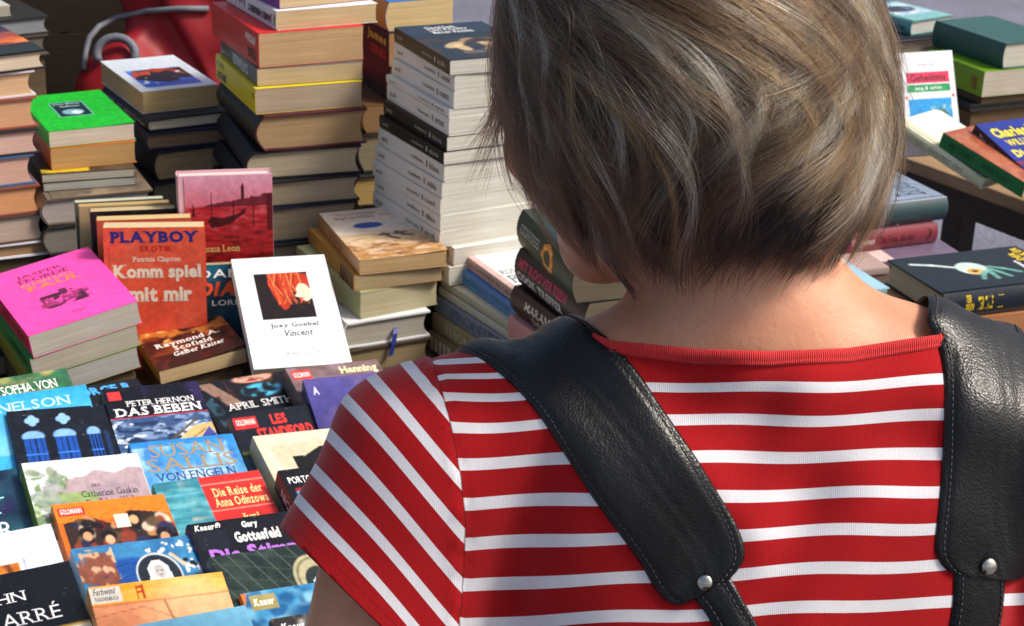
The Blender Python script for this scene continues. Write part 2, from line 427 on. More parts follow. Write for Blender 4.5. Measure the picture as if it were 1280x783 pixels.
class Art:
    def __init__(s, bg, nx=60, ny=90):
        s.nx, s.ny = nx, ny
        u, v = np.meshgrid(np.linspace(0, 1, nx + 1), np.linspace(0, 1, ny + 1))
        s.u, s.v = u, v
        s.c = np.zeros((ny + 1, nx + 1, 3)) + s.h(bg)
        s.r = np.random.default_rng(len(bg) * 17 + int(bg.lstrip('#'), 16) % 9973)
    def flip(s): s.c = s.c[::-1, ::-1].copy(); return s
    @staticmethod
    def h(c):
        c = c.lstrip('#'); return np.array([int(c[i:i + 2], 16) / 255 for i in (0, 2, 4)])
    def m(s, mask, c, a=1.0):
        w = (np.clip(mask, 0, 1) * a)[..., None]
        s.c = s.c * (1 - w) + s.h(c) * w
        return s
    def grad(s, c0, c1, v0=0., v1=1., u0=0., u1=1.):
        t = np.clip((s.v - v0) / (v1 - v0), 0, 1)[..., None]
        g = s.h(c0) * (1 - t) + s.h(c1) * t
        k = ((s.v >= v0) & (s.v <= v1) & (s.u >= u0) & (s.u <= u1))[..., None]
        s.c = np.where(k, g, s.c); return s
    def rect(s, u0, v0, u1, v1, c, a=1.): return s.m(((s.u >= u0) & (s.u <= u1) & (s.v >= v0) & (s.v <= v1)).astype(float), c, a)
    def ell(s, u, v, ru, rv, c, a=1., soft=.12, rot=0.):
        du, dv = s.u - u, (s.v - v) * 1.5
        cr, sr = math.cos(rot), math.sin(rot)
        x, y = (du * cr + dv * sr) / ru, (-du * sr + dv * cr) / (rv * 1.5)
        return s.m((1 + soft - np.sqrt(x * x + y * y)) / max(soft, 1e-3), c, a)
    def ring(s, u, v, ru, rv, w, c, a=1.):
        d = np.sqrt(((s.u - u) / ru) ** 2 + ((s.v - v) / rv) ** 2)
        return s.m(1.3 - np.abs(d - 1) / w, c, a)
    def poly(s, pts, c, a=1.):
        ins = np.zeros_like(s.u, bool); n = len(pts)
        for i in range(n):
            (x0, y0), (x1, y1) = pts[i], pts[(i + 1) % n]
            if y0 == y1: continue
            k = ((y0 > s.v) != (y1 > s.v)) & (s.u < (x1 - x0) * (s.v - y0) / (y1 - y0) + x0)
            ins ^= k
        return s.m(ins.astype(float), c, a)
    def line(s, pts, w, c, a=1.):
        for (x0, y0), (x1, y1) in zip(pts[:-1], pts[1:]):
            dx, dy = x1 - x0, (y1 - y0) * 1.5
            t = np.clip(((s.u - x0) * dx + (s.v - y0) * 1.5 * dy) / (dx * dx + dy * dy + 1e-9), 0, 1)
            d = np.hypot(s.u - x0 - t * dx, (s.v - y0) * 1.5 - t * dy)
            s.m(1.5 - d / w, c, a)
        return s
    def nz(s, su, sv):
        g = s.r.random((int(sv) + 3, int(su) + 3))
        x, y = s.u * su, s.v * sv
        i, j = x.astype(int), y.astype(int); fx, fy = x - i, y - j
        fx, fy = fx * fx * (3 - 2 * fx), fy * fy * (3 - 2 * fy)
        return (g[j, i] * (1 - fx) + g[j, i + 1] * fx) * (1 - fy) + (g[j + 1, i] * (1 - fx) + g[j + 1, i + 1] * fx) * fy
    def noise(s, su, sv, c, th=.5, soft=.25, a=1., u0=0., v0=0., u1=1., v1=1.):
        n = s.nz(su, sv) * .65 + s.nz(su * 2.3, sv * 2.3) * .35
        k = ((s.u >= u0) & (s.u <= u1) & (s.v >= v0) & (s.v <= v1))
        return s.m(np.where(k, (n - th) / soft + .5, 0), c, a)
    def blobs(s, n, u0, v0, u1, v1, cols, sz=.04, a=1.):
        for _ in range(n):
            s.ell(u0 + s.r.random() * (u1 - u0), v0 + s.r.random() * (v1 - v0), sz * (.5 + s.r.random()), sz * (.4 + .8 * s.r.random()), cols[s.r.integers(len(cols))], a, .4, s.r.random() * 3)
        return s

def top_curl(b, s, l, z):
    """height added to the free corner of a worn cover"""
    if not b['curl']: return 0.0
    k = (max(s, 0) / b['W']) ** 3
    q = 0.5 - l / b['L']
    return b['curl'] * k * (0.35 + 0.65 * q * q)

def slmap(b, s, l):
    W = b['W']; sd = b['side']
    if sd == 'L': return (s - W / 2, l)
    if sd == 'R': return (W / 2 - s, -l)
    if sd == 'F': return (-l, s - W / 2)
    return (l, W / 2 - s)

FAST_HID = set()

def build_book(key, label, kind='pb', side='L', cover='#222222', page='#d8c9a8', art=None, text=(), spine=(), spinec=None, curl=0.0, group=None, bulge=None, board=None, cat='book'):
    x, y, z, yaw, tilt, roll, w, h, t = POSE[key]
    X, Y = w, h
    b = dict(W=X if side in 'LR' else Y, L=Y if side in 'LR' else X, t=t, side=side, curl=curl)
    W, L = b['W'], b['L']
    root = empty('hardback_book' if kind == 'hc' else 'paperback_book')
    Rm = Matrix.Rotation(RAD(yaw), 4, 'Z') @ Matrix.Rotation(RAD(tilt), 4, 'X') @ Matrix.Rotation(RAD(roll), 4, 'Y')
    root.matrix_world = Matrix.Translation((x, y, z)) @ Rm
    tag(root, label, cat, group)
    hc = kind == 'hc'
    th = 0.0022 if hc else 0.00045
    bl = bulge if bulge is not None else (0.004 if hc else 0.0)
    ins = 0.003 if hc else 0.0002
    # cover outline in (s, z)
    out, inn = [], []
    ns = 8
    def spx(zz): return -bl * math.sin(math.pi * zz / t)
    for i in range(ns + 1):
        s_ = W * (1 - i / ns)
        if i == ns: break
        d = 0.0007 if (hc and i == ns - 1) else 0
        out.append((s_ if i < ns - 1 else min(s_, 0.007), d)); inn.append((out[-1][0], th + d))
    rc = min(0.0012 if not hc else 0.002, t * .2)
    for k in range(7):
        zz = t * k / 6
        out.append((spx(zz) + (rc * .6 if k in (0, 6) else 0), zz)); inn.append((spx(zz) + th * (1.0 if not hc else .7), min(max(zz, th), t - th)))
    for i in range(ns):
        s_ = W * (i + 1) / ns
        d = 0.0007 if (hc and i == 0) else 0
        if i == 0: s_ = 0.007
        out.append((s_, t - d)); inn.append((s_, t - th - d))
    nl = 6
    V, F = [], []
    n = len(out)
    for j in range(nl + 1):
        l = -L / 2 + L * j / nl
        for lst in (out, inn):
            for (s_, zz) in lst:
                dz = top_curl(b, s_, l, zz) if zz > t * .75 else 0
                px, py = slmap(b, s_, l)
                V.append((px, py, zz + dz))
    S = 2 * n
    for j in range(nl):
        a, c = j * S, (j + 1) * S
        for i in range(n - 1):
            F.append((a + i, a + i + 1, c + i + 1, c + i))
            F.append((a + n + i, c + n + i, c + n + i + 1, a + n + i + 1))
        F.append((a, c, c + n, a + n)); F.append((a + n - 1, a + S - 1, c + S - 1, c + n - 1))
    for j, fl in ((0, 1), (nl, 0)):
        a = j * S
        for i in range(n - 1):
            q = (a + i, a + n + i, a + n + i + 1, a + i + 1)
            F.append(q if fl else q[::-1])
    cov = mesh_obj('cover', V, F, M_CLOTHC if (hc and board is None and art is None) else M_COVER, root, True, cover)
    m = cov.data
    m.polygons.foreach_set('use_smooth', [len(p.vertices) == 4 for p in m.polygons])
    try: m.set_sharp_from_angle(angle=RAD(35))
    except Exception: pass
    if spinec:      # a wrapper printed in another colour on the spine
        v, f = [], []
        for k in range(7):
            zz = t * (0.02 + 0.96 * k / 6)
            for l in (-L / 2, L / 2):
                v.append((*slmap(b, spx(zz) - 0.00025 + (rc * .5 if k in (0, 6) else 0), l), zz))
        f = [(2 * k, 2 * k + 1, 2 * k + 3, 2 * k + 2) for k in range(6)]
        mesh_obj('spine', v, f, M_COVER, root, True, spinec)
    # pages
    P = []
    sf = W - ins - (0.0012 if not hc else 0)
    e = 0.0001
    zs = [th + e + (t - 2 * th - 2 * e) * k / 6 for k in range(7)]
    for k in range(7):
        P.append((sf - ((0.005 if hc else 0.0006) * math.sin(math.pi * k / 6)), zs[k]))
    for k in range(6, -1, -1):
        P.append((spx(zs[k]) + (0.003 if hc else 0.0008), zs[k]))
    V, F = [], []
    jl = 5
    wob = [random.uniform(-.0006, .0006) for _ in range(jl + 1)]
    for j in range(jl + 1):
        l = -L / 2 + ins + (L - 2 * ins) * j / jl
        for i, (s_, zz) in enumerate(P):
            V.append((*slmap(b, s_ + (wob[j] if i < 7 else 0), l), zz))
    n = len(P)
    for j in range(jl):
        for i in range(n):
            a, c = j * n + i, j * n + (i + 1) % n
            F.append((a, c, c + n, a + n))
    F.append(tuple(range(n))[::-1]); F.append(tuple(jl * n + i for i in range(n)))
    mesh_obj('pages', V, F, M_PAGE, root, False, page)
    # picture on the front cover
    if art is not None:
        A = art() if callable(art) else art
        lm = np.clip(1.35 - A.c.mean(-1, keepdims=True), .25, 1); A.c = np.clip(A.c * (1 + .16 * lm * (A.nz(24, 36) - .5)[..., None] + .10 * lm * (A.nz(50, 75) - .5)[..., None]), 0, 1)
        lo = 0.008 if hc else 0.0003
        s_ = A.u * (W - lo - .0003) + lo; l_ = (A.v - .5) * (L - .0006)
        cz = np.array([[top_curl(b, a_, c_, 0) for a_, c_ in zip(r1, r2)] for r1, r2 in zip(s_, l_)]) if curl else 0
        pts = np.empty(s_.shape + (3,)); p0 = slmap(b, 0, 0)
        sx, sy = slmap(b, 1, 0), slmap(b, 0, 1)
        pts[..., 0] = p0[0] + s_ * (sx[0] - p0[0]) + l_ * (sy[0] - p0[0])
        pts[..., 1] = p0[1] + s_ * (sx[1] - p0[1]) + l_ * (sy[1] - p0[1])
        pts[..., 2] = t + 0.00018 + cz
        ny, nx = A.ny, A.nx
        idx = np.arange((ny + 1) * (nx + 1)).reshape(ny + 1, nx + 1)
        f = np.stack([idx[:-1, :-1], idx[:-1, 1:], idx[1:, 1:], idx[1:, :-1]], -1).reshape(-1, 4)
        o = mesh_obj('cover_picture', pts.reshape(-1, 3), f, M_PRINT, root, True)
        at_ = o.data.attributes.new('print', 'FLOAT_COLOR', 'POINT')
        c4 = np.ones(((ny + 1) * (nx + 1), 4)); c4[:, :3] = lin(A.c.reshape(-1, 3))
        at_.data.foreach_set('color', c4.astype(np.float32).ravel())
    def addtext(s, fn, col, style):
        v, f = layout(s, style)
        lo_, hi_ = v.min(0), v.max(0)
        q = (v - lo_) / (hi_ - lo_)
        mesh_obj('lettering', [fn(a_, c_) for a_, c_ in q], f, ink(col), root)
    for (s, u0, v0, u1, v1, col, style) in text:
        def fn(a_, c_):
            s_ = (u0 + (u1 - u0) * a_) * W; l_ = (v0 + (v1 - v0) * c_ - .5) * L
            return (*slmap(b, s_, l_), t + 0.00034 + top_curl(b, s_, l_, 0))
        addtext(s, fn, col, style)
    for (s, a0, a1, b0, b1, col, style) in spine:
        inv = 'v' in style
        def fn(a_, c_):
            al = a0 + (a1 - a0) * a_; zz = t * (b0 + (b1 - b0) * c_)
            l_ = (.5 - al) * L
            if inv: l_ = -l_; zz = t - zz
            return (*slmap(b, spx(zz) - 0.0005, l_), zz)
        addtext(s, fn, col, style)
    return root

# ------------------------------------------------------------------ ground, tables, boxes, bag
def at(px, py, z=None, dep=None):
    x, y = (px - 640) / FPX, (391.5 - py) / FPX
    d = RIGHT * x + UP * y + FWD
    o = Vector((0, 0, CAM_Z))
    t = (z - CAM_Z) / d.z if z is not None else dep
    return o + d * t

def mat_ground():
    m, nt, b = newmat('asphalt'); h = NT(nt); oc = obj_tex(h)
    n1 = h.noise(oc, 130, 4, 0.8); n2 = h.noise(oc, 2.5, 4); n3 = h.noise(oc, 90, 2, 0.5)
    c = h.ramp(n1, [(0.32, lin('#444452')), (0.5, lin('#727386')), (0.68, lin('#b4b5c4'))])
    c = h.mix(1.0, c, h.ramp(n2, [(0.3, 0.78), (0.7, 1.08)]), 'MULTIPLY')
    c = h.mix(h.ramp(n3, [(0.62, 0.0), (0.72, 0.5)]), c, tuple(lin('#4a4650')))
    h.l(c, b.inputs['Base Color']); b.inputs['Roughness'].default_value = 0.9
    h.bump(n1, 0.8, 0.01, b)
    return m
g = mesh_obj('ground', [(-60, -40, 0), (60, -40, 0), (60, 90, 0), (-60, 90, 0)], [(0, 1, 2, 3)], mat_ground())
tag(g, 'blue-grey grainy asphalt of the market square', kind='structure')

def mat_wood(name, c0, c1, rough=0.6):
    m, nt, b = newmat(name); h = NT(nt); oc = obj_tex(h)
    n = h.noise(oc, 6, 6, 0.65, (1.2, 14, 14)); n2 = h.noise(oc, 3, 3)
    c = h.ramp(n, [(0.3, lin(c0)), (0.7, lin(c1))])
    c = h.mix(1.0, c, h.ramp(n2, [(0.3, 0.8), (0.7, 1.1)]), 'MULTIPLY')
    h.l(c, b.inputs['Base Color']); b.inputs['Roughness'].default_value = rough
    h.bump(n, 0.3, 0.002, b)
    return m
M_WOOD = mat_wood('worn_wood', '#7a6044', '#b0906a')
M_DWOOD = mat_wood('dark_wood', '#241a14', '#3c2c20')
M_TOP = mat_wood('table_board', '#3a3028', '#55473a')
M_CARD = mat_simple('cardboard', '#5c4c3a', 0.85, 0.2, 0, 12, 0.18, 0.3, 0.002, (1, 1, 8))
M_CARD_SHADE = mat_simple('shaded_cardboard', '#30281f', 0.85, 0.2, 0, 12, 0.2, 0.3, 0.002, (1, 1, 8))  # cardboard brown darkened so the colour carries the deep shade behind the stacks

TZ, TZ2, YAW = 0.83, 0.74, RAD(24)
def tframe(u, v, z): return Vector((math.cos(YAW) * u - math.sin(YAW) * v, math.sin(YAW) * u + math.cos(YAW) * v, z))
def stall_table(label, u0, u1, v0, v1, z, mtop, mleg, group):
    c = tframe((u0 + u1) / 2, (v0 + v1) / 2, 0)
    t = empty('stall_table', c, (0, 0, YAW)); tag(t, label, 'table', group)
    a, b_ = (u1 - u0) / 2, (v1 - v0) / 2
    m = MB(); m.box(-a, a, -b_, b_, z - .028, z - .001); m.build('tabletop', mtop, t, bevel=.002)
    for sx in (-1, 1):
        for sy in (-1, 1):
            m = MB(); m.box(sx * (a - .06) - .022, sx * (a - .06) + .022, sy * (b_ - .06) - .022, sy * (b_ - .06) + .022, 0.001, z - .0285); m.build('leg', mleg, t, bevel=.003)
    m = MB(); m.box(-a + .09, a - .09, b_ - .075, b_ - .05, z - .12, z - .029); m.build('apron', mleg, t)
    m = MB(); m.box(-a + .09, a - .09, -b_ + .05, -b_ + .075, z - .12, z - .029); m.build('apron', mleg, t)
    return t
stall_table('dark board table carrying the left book stacks and the overlapping rows', -.45, 1.05, 1.0, 2.95, TZ, M_TOP, M_DWOOD, None)
stall_table('dark board table carrying the black eye book and the red-spined hardback', 1.055, 1.57, 1.35, 2.12, TZ, M_TOP, M_DWOOD, None)
# far table with a worn wooden edge
P1, P2 = at(1107, 188, TZ2), at(1281, 252, TZ2)
e = (P2 - P1).normalized(); pn = Vector((-e.y, e.x, 0))
yaw2 = math.atan2(e.y, e.x)
t = empty('market_table', (P1.x, P1.y, 0), (0, 0, yaw2)); tag(t, 'brown wooden table with worn edge and dark legs holding the far books', 'table')
m = MB()
prof = [(-.35, .0), (-.2, -.008), (0, 0), (.25, .004), (.5, 0), (.9, .0), (1.4, .01)]
vs = [(x, y, TZ2 - .001) for x, y in prof] + [(1.4, 1.5, TZ2 - .001), (-.35, 1.5, TZ2 - .001)]
n_ = len(vs); vs2 = vs + [(x, y, TZ2 - .027) for x, y, _ in vs]
fs = [tuple(range(n_)), tuple(range(n_, 2 * n_))[::-1]] + [(i, i + n_, (i + 1) % n_ + n_, (i + 1) % n_) for i in range(n_)]
m.add(vs2, fs); m.build('tabletop', M_WOOD, t, bevel=.004)
m = MB(); m.box(-.28, 1.3, .09, .112, TZ2 - .11, TZ2 - .028); m.build('apron', M_DWOOD, t)
lp = at(1201, 262, dep=3.55); lq = Matrix.Rotation(-yaw2, 4, 'Z') @ (Vector((lp.x, lp.y, 0)) - Vector((P1.x, P1.y, 0)))
for k, (lx, ly) in enumerate(((lq.x, lq.y), (lq.x, 1.4), (1.3, .14), (1.3, 1.4))):
    m = MB(); m.box(lx - .024, lx + .024, ly - .024, ly + .024, 0.001, TZ2 - .028); m.build('leg', M_DWOOD, t, bevel=.003)

def under_box(keys, z0, label, grow=-.006):
    p = POSE[keys]
    if p[2] - z0 < .012: return
    c = empty('cardboard_box', (p[0], p[1], z0), (0, 0, RAD(p[3]))); tag(c, label, 'box', 'cartons raising the book stacks')
    w, h, H = p[6] / 2 + grow, p[7] / 2 + grow, p[2] - z0 - .001
    m = MB(); m.box(-w, w, -h, h, .0005, H - .003); m.build('box_body', M_CARD, c)
    m = MB(); m.box(-w + .002, -.001, -h + .002, h - .002, H - .0029, H); m.box(.001, w - .002, -h + .002, h - .002, H - .0029, H); m.build('flap', M_CARD, c)
for k, l in (('A8', 'brown carton raising the far left stack'), ('C6', 'brown carton under the stack with the green paperback'), ('D5', 'brown carton under the stack beside the red bag'),
             ('E10', 'brown carton under the tall red and yellow stack'), ('F6', 'brown carton under the shadowed stack'), ('G14', 'brown carton under the tall white stack'),
             ('B3', 'tall brown carton under the books at the top left corner'), ('P3', 'low carton under the pink stack'), ('Sc', 'low carton under the fiery brown paperback'),
             ('J4', 'low carton under the thick dark novels'), ('K6', 'low carton under the light blue book')):
    under_box(k, TZ, l)
lp_ = POSE['leon']
c = empty('cardboard_box', (lp_[0], lp_[1], TZ), (0, 0, RAD(lp_[3]))); tag(c, 'low carton under the red harbour book', 'box', 'cartons raising the book stacks')
m = MB(); m.box(-.055, .055, -.016, .016, .0005, .028); m.build('box_body', M_CARD, c)
for k, l in (('M3', 'brown carton under the teal book pile on the far table'), ('M6', 'brown carton under the lime green book'), ('M7', 'low carton under the thin black book')):
    under_box(k, TZ2, l)

# open carton behind the stacks with a hand hole, shade put into its colour
c0 = at(205, 60, dep=3.02)
cb = empty('cardboard_box', (c0.x, c0.y, TZ), (0, 0, RAD(16))); tag(cb, 'large shade-darkened brown open carton with an oval hand hole behind the stacks', 'box')
W2, H2, D2 = .52, .50, .30
hx, hz, hr, hh = -.165, c0.z - TZ + .015, .011, .018
ring = [(hx + hr * math.cos(a), hz + hh * math.sin(a)) for a in [2 * math.pi * k / 16 for k in range(16)]]
sq = []
for k in range(16):
    a = 2 * math.pi * k / 16; c, s = math.cos(a), math.sin(a); q = max(abs(c), abs(s)); sq.append((hx + .04 * c / q, hz + .04 * s / q))
vs, fs = [], []
for yy in (0, .005):
    b0 = len(vs); vs += [(x, yy, z) for x, z in ring] + [(x, yy, z) for x, z in sq]
    for k in range(16):
        q = (b0 + k, b0 + (k + 1) % 16, b0 + 16 + (k + 1) % 16, b0 + 16 + k); fs.append(q if yy else q[::-1])
for k in range(16): fs.append((k, (k + 1) % 16, 32 + (k + 1) % 16, 32 + k))
m = MB(); m.add(vs, fs)
m.box(-W2, hx - .04, 0, .005, 0, H2); m.box(hx + .04, 0, 0, .005, 0, H2); m.box(hx - .04, hx + .04, 0, .005, 0, hz - .04); m.box(hx - .04, hx + .04, 0, .005, hz + .04, H2)
m.build('front_panel', M_CARD_SHADE, cb)
m = MB(); m.box(-W2, -W2 + .005, .0055, D2, 0, H2); m.build('side_panel', M_CARD_SHADE, cb)
m = MB(); m.box(-.005, 0, .0055, D2, 0, H2); m.build('side_panel', M_CARD_SHADE, cb)
m = MB(); m.box(-W2, 0, D2 + .0005, D2 + .005, 0, H2); m.build('back_panel', M_CARD_SHADE, cb)
m = MB(); m.box(-W2 + .006, -.006, .006, D2 - .002, 0, .004); m.build('base_panel', M_CARD_SHADE, cb)
m = MB(); m.box(-.40, -.106, -.004, -.0005, .0, .17); m.build('flap', M_CARD_SHADE, cb)

# ------------------------------------------------------------------ signed-distance modelling for soft shapes
def smin(a, b, k):
    h = np.clip(0.5 + 0.5 * (b - a) / k, 0, 1)
    return b * (1 - h) + a * h - k * h * (1 - h)
def s_ell(p, c, r):
    q = (p - np.array(c, np.float32)) / np.array(r, np.float32)
    k0 = np.sqrt((q * q).sum(-1)); k1 = np.sqrt(((q / np.array(r, np.float32)) ** 2).sum(-1)) + 1e-9
    return k0 * (k0 - 1) / k1
def s_cap(p, a, b, ra, rb):
    a, b = np.array(a, np.float32), np.array(b, np.float32)
    ba = b - a; t = np.clip(((p - a) @ ba) / (ba @ ba), 0, 1)
    return np.sqrt(((p - a - t[..., None] * ba) ** 2).sum(-1)) - (ra + (rb - ra) * t)
def s_box(p, c, h, r, R=None):
    q = p - np.array(c, np.float32)
    if R is not None: q = q @ np.array(R, np.float32)
    q = np.abs(q) - np.array(h, np.float32) + r
    return np.sqrt((np.maximum(q, 0) ** 2).sum(-1)) + np.minimum(q.max(-1), 0) - r

def isosurf(f, lo, hi, h, newton=3):
    """naive surface nets on a block-sparse grid, then Newton steps onto the surface"""
    lo, hi = np.array(lo, float), np.array(hi, float)
    B = 8
    nb = np.ceil((hi - lo) / (h * B)).astype(int)
    n = nb * B
    cen = [lo[i] + (np.arange(nb[i]) * B + B / 2) * h for i in range(3)]
    C = np.stack(np.meshgrid(*cen, indexing='ij'), -1).astype(np.float32)
    d = f(C.reshape(-1, 3)).reshape(nb)
    G = np.repeat(np.repeat(np.repeat(d, B, 0), B, 1), B, 2).astype(np.float32)
    near = np.argwhere(np.abs(d) < h * B * 1.35)
    off = np.stack(np.meshgrid(*[np.arange(B)] * 3, indexing='ij'), -1).reshape(-1, 3)
    for s in range(0, len(near), 400):
        blk = near[s:s + 400]
        idx = (blk[:, None, :] * B + off[None]).reshape(-1, 3)
        P = (lo + idx * h).astype(np.float32)
        G[idx[:, 0], idx[:, 1], idx[:, 2]] = f(P)
    S = G < 0
    cells = tuple(x - 1 for x in n)
    acc = np.zeros(cells + (3,), np.float32); cnt = np.zeros(cells, np.float32)
    faces = []
    def sl(a, d_, e_=None): return a
    for ax in range(3):
        a = [slice(0, -1)] * 3 if False else None
    import itertools
    for ax in range(3):
        oth = [i for i in range(3) if i != ax]
        for c1, c2 in itertools.product((0, 1), (0, 1)):
            s0 = [None] * 3; s1 = [None] * 3
            s0[ax] = slice(0, cells[ax]); s1[ax] = slice(1, cells[ax] + 1)
            for o_, cc in zip(oth, (c1, c2)):
                s0[o_] = s1[o_] = slice(cc, cells[o_] + cc)
            g0, g1 = G[tuple(s0)], G[tuple(s1)]
            k = (g0 < 0) != (g1 < 0)
            i = np.argwhere(k)
            if not len(i): continue
            t = g0[k] / (g0[k] - g1[k])
            pt = i.astype(np.float32).copy(); pt[:, ax] += t; pt[:, oth[0]] += c1; pt[:, oth[1]] += c2
            acc[k] += pt; cnt[k] += 1
    act = cnt > 0
    vid = -np.ones(cells, np.int64); vid[act] = np.arange(act.sum())
    V = lo + (acc[act] / cnt[act][:, None]) * h
    for ax in range(3):
        o1, o2 = (ax + 1) % 3, (ax + 2) % 3
        s0 = [slice(1, cells[i]) for i in range(3)]; s0[ax] = slice(0, cells[ax])
        s1 = list(s0); s1[ax] = slice(1, cells[ax] + 1)
        g0, g1 = S[tuple(s0)], S[tuple(s1)]
        for flip, k in ((False, g0 & ~g1), (True, ~g0 & g1)):
            i = np.argwhere(k)
            if not len(i): continue
            i = i + np.array([0 if j == ax else 1 for j in range(3)])
            def cell(a_, b_):
                q = i.copy(); q[:, o1] -= a_; q[:, o2] -= b_; return vid[q[:, 0], q[:, 1], q[:, 2]]
            q = np.stack([cell(0, 0), cell(1, 0), cell(1, 1), cell(0, 1)], 1)
            q = q[(q >= 0).all(1)]
            faces.append(q[:, ::-1] if flip else q)
    F = np.concatenate(faces)
    for _ in range(newton):
        d0 = f(V.astype(np.float32)); g = grad(f, V)
        V = V - np.clip(d0, -h, h)[:, None] * g * .9
    return V, F
def grad(f, V, e=.0008):
    V = np.asarray(V, np.float64); g = np.zeros_like(V)
    for i in range(3):
        dv = np.zeros(3); dv[i] = e
        g[:, i] = f((V + dv).astype(np.float32)) - f((V - dv).astype(np.float32))
    return g / (np.linalg.norm(g, axis=1, keepdims=True) + 1e-9)
def clip_mesh(V, F, g):
    """keep g > 0, cutting faces cleanly along g = 0"""
    T = np.concatenate([F[:, [0, 1, 2]], F[:, [0, 2, 3]]]) if F.shape[1] == 4 else F
    pos = g > 0
    c = pos[T].sum(1)
    out = [T[c == 3]]; V = list(V); cache = {}; extra = []
    def mid(a, b):
        k = (min(a, b), max(a, b))
        if k not in cache:
            t = g[a] / (g[a] - g[b]); V.append(np.asarray(V[a]) * (1 - t) + np.asarray(V[b]) * t); cache[k] = len(V) - 1
        return cache[k]
    for t in T[(c == 1) | (c == 2)]:
        t = list(t); s = [pos[i] for i in t]
        if sum(s) == 1:
            i = s.index(True); a, b, d = t[i], t[(i + 1) % 3], t[(i + 2) % 3]
            extra.append((a, mid(a, b), mid(a, d)))
        else:
            i = s.index(False); a, b, d = t[i], t[(i + 1) % 3], t[(i + 2) % 3]
            m1, m2 = mid(a, b), mid(a, d)
            extra += [(m1, b, d), (m1, d, m2)]
    F2 = np.concatenate(out + ([np.array(extra)] if extra else []))
    V = np.array(V); used = np.unique(F2); remap = -np.ones(len(V), int); remap[used] = np.arange(len(used))
    return V[used], remap[F2]

def cam2world(P):
    P = np.asarray(P, float)
    R3 = np.array([tuple(RIGHT), tuple(FWD), tuple(UP)])
    return P @ R3 + np.array([0, 0, CAM_Z])
def world2cam(P):
    R3 = np.array([tuple(RIGHT), tuple(FWD), tuple(UP)])
    return (np.asarray(P, float) - np.array([0, 0, CAM_Z])) @ R3.T
def Bp(px, py, Y): return ((px - 640) / FPX * Y, Y, (391.5 - py) / FPX * Y)

# red bag behind the stacks
M_RED = mat_simple('red_nylon', '#8c121c', 0.55, 0.4, 0, 300, 0.12, 0.4, 0.0006)
M_PIPE = mat_simple('grey_webbing', '#6a6c76', 0.6, 0.4, 0, 200, 0.1, 0.4, 0.0006)
YB = 2.75
def f_bag(p):
    d = s_box(p, Bp(250, 60, YB + .05), (.135, .07, .19), .06)
    d = smin(d, s_ell(p, Bp(150, 120, YB), (.085, .07, .10)), .04)
    d = smin(d, s_ell(p, Bp(200, -40, YB + .02), (.10, .07, .08)), .03)
    u = p[:, 0] * .8 + p[:, 2] * .6
    d = d + .006 * np.abs(np.sin(u * 30 + 2 * np.sin(p[:, 2] * 22))) + .004 * np.sin(p[:, 0] * 55 + p[:, 2] * 38) * np.sin(p[:, 2] * 30 - p[:, 0] * 20)
    a, b_ = np.array(Bp(205, 10, YB)), np.array(Bp(262, 110, YB)); v = (b_ - a)[[0, 2]]; v /= np.hypot(*v)
    dl = (p[:, 0] - a[0]) * v[1] - (p[:, 2] - a[2]) * v[0]
    d = d + .007 * np.exp(-(dl / .005) ** 2) + .012 * (1 / (1 + np.exp(-np.clip(dl / .004, -30, 30))))
    return np.maximum(d, -(cam2z(p) - TZ - .002))
def cam2z(p): return CAM_Z + p[:, 0] * RIGHT.z + p[:, 1] * FWD.z + p[:, 2] * UP.z
V, F = isosurf(f_bag, Bp(60, 420, YB - .15), (Bp(470, -150, YB)[0], YB + .2, Bp(0, -160, YB)[2]), .006)
bb = cam2world(V)
bag = empty('travel_bag', (float(bb[:, 0].mean()), float(bb[:, 1].mean()), TZ)); tag(bag, 'red fabric bag with grey piping and a grey loop handle behind the stacks', 'bag')
mesh_obj('bag_body', bb - np.array(bag.location), F, M_RED, bag, True)
def ray_surf(f, px, py, y0, y1, iso=0.0, n=160):
    Y = np.linspace(y0, y1, n); P = np.stack([(px - 640) / FPX * Y, Y, (391.5 - py) / FPX * Y], 1)
    d = f(P.astype(np.float32)) - iso
    k = np.argmax(d < 0) if (d < 0).any() else int(np.argmin(d))
    if k > 0 and (d < 0).any():
        a, b = d[k - 1], d[k]; return P[k - 1] + (P[k] - P[k - 1]) * a / (a - b)
    return P[k]
m = MB()
pts = [ray_surf(f_bag, x, y, YB - .2, YB + .2) for x, y in ((106, 88), (108, 66), (113, 48), (125, 34), (148, 23), (185, 15), (225, 12), (262, 12))]; pts = [q + np.array([0, -.006, 0]) for q in pts]
m.tube([tuple(cam2world(q)) for q in pts], .0048, 8); m.v = [tuple(Vector(q) - bag.location) for q in m.v]; m.build('piping', M_PIPE, bag, True)
m = MB()
pts = [(145 + 24 * math.cos(a), 68 - 21 * math.sin(a)) for a in [RAD(-25 + 230 * k / 14) for k in range(15)]]
yr = ray_surf(f_bag, 145, 60, YB - .2, YB + .2)[1] - .012
m.tube([tuple(cam2world(Bp(x, y, yr))) for x, y in pts], .0070, 10); m.v = [tuple(Vector(q) - bag.location) for q in m.v]; m.build('loop_handle', M_PIPE, bag, True)

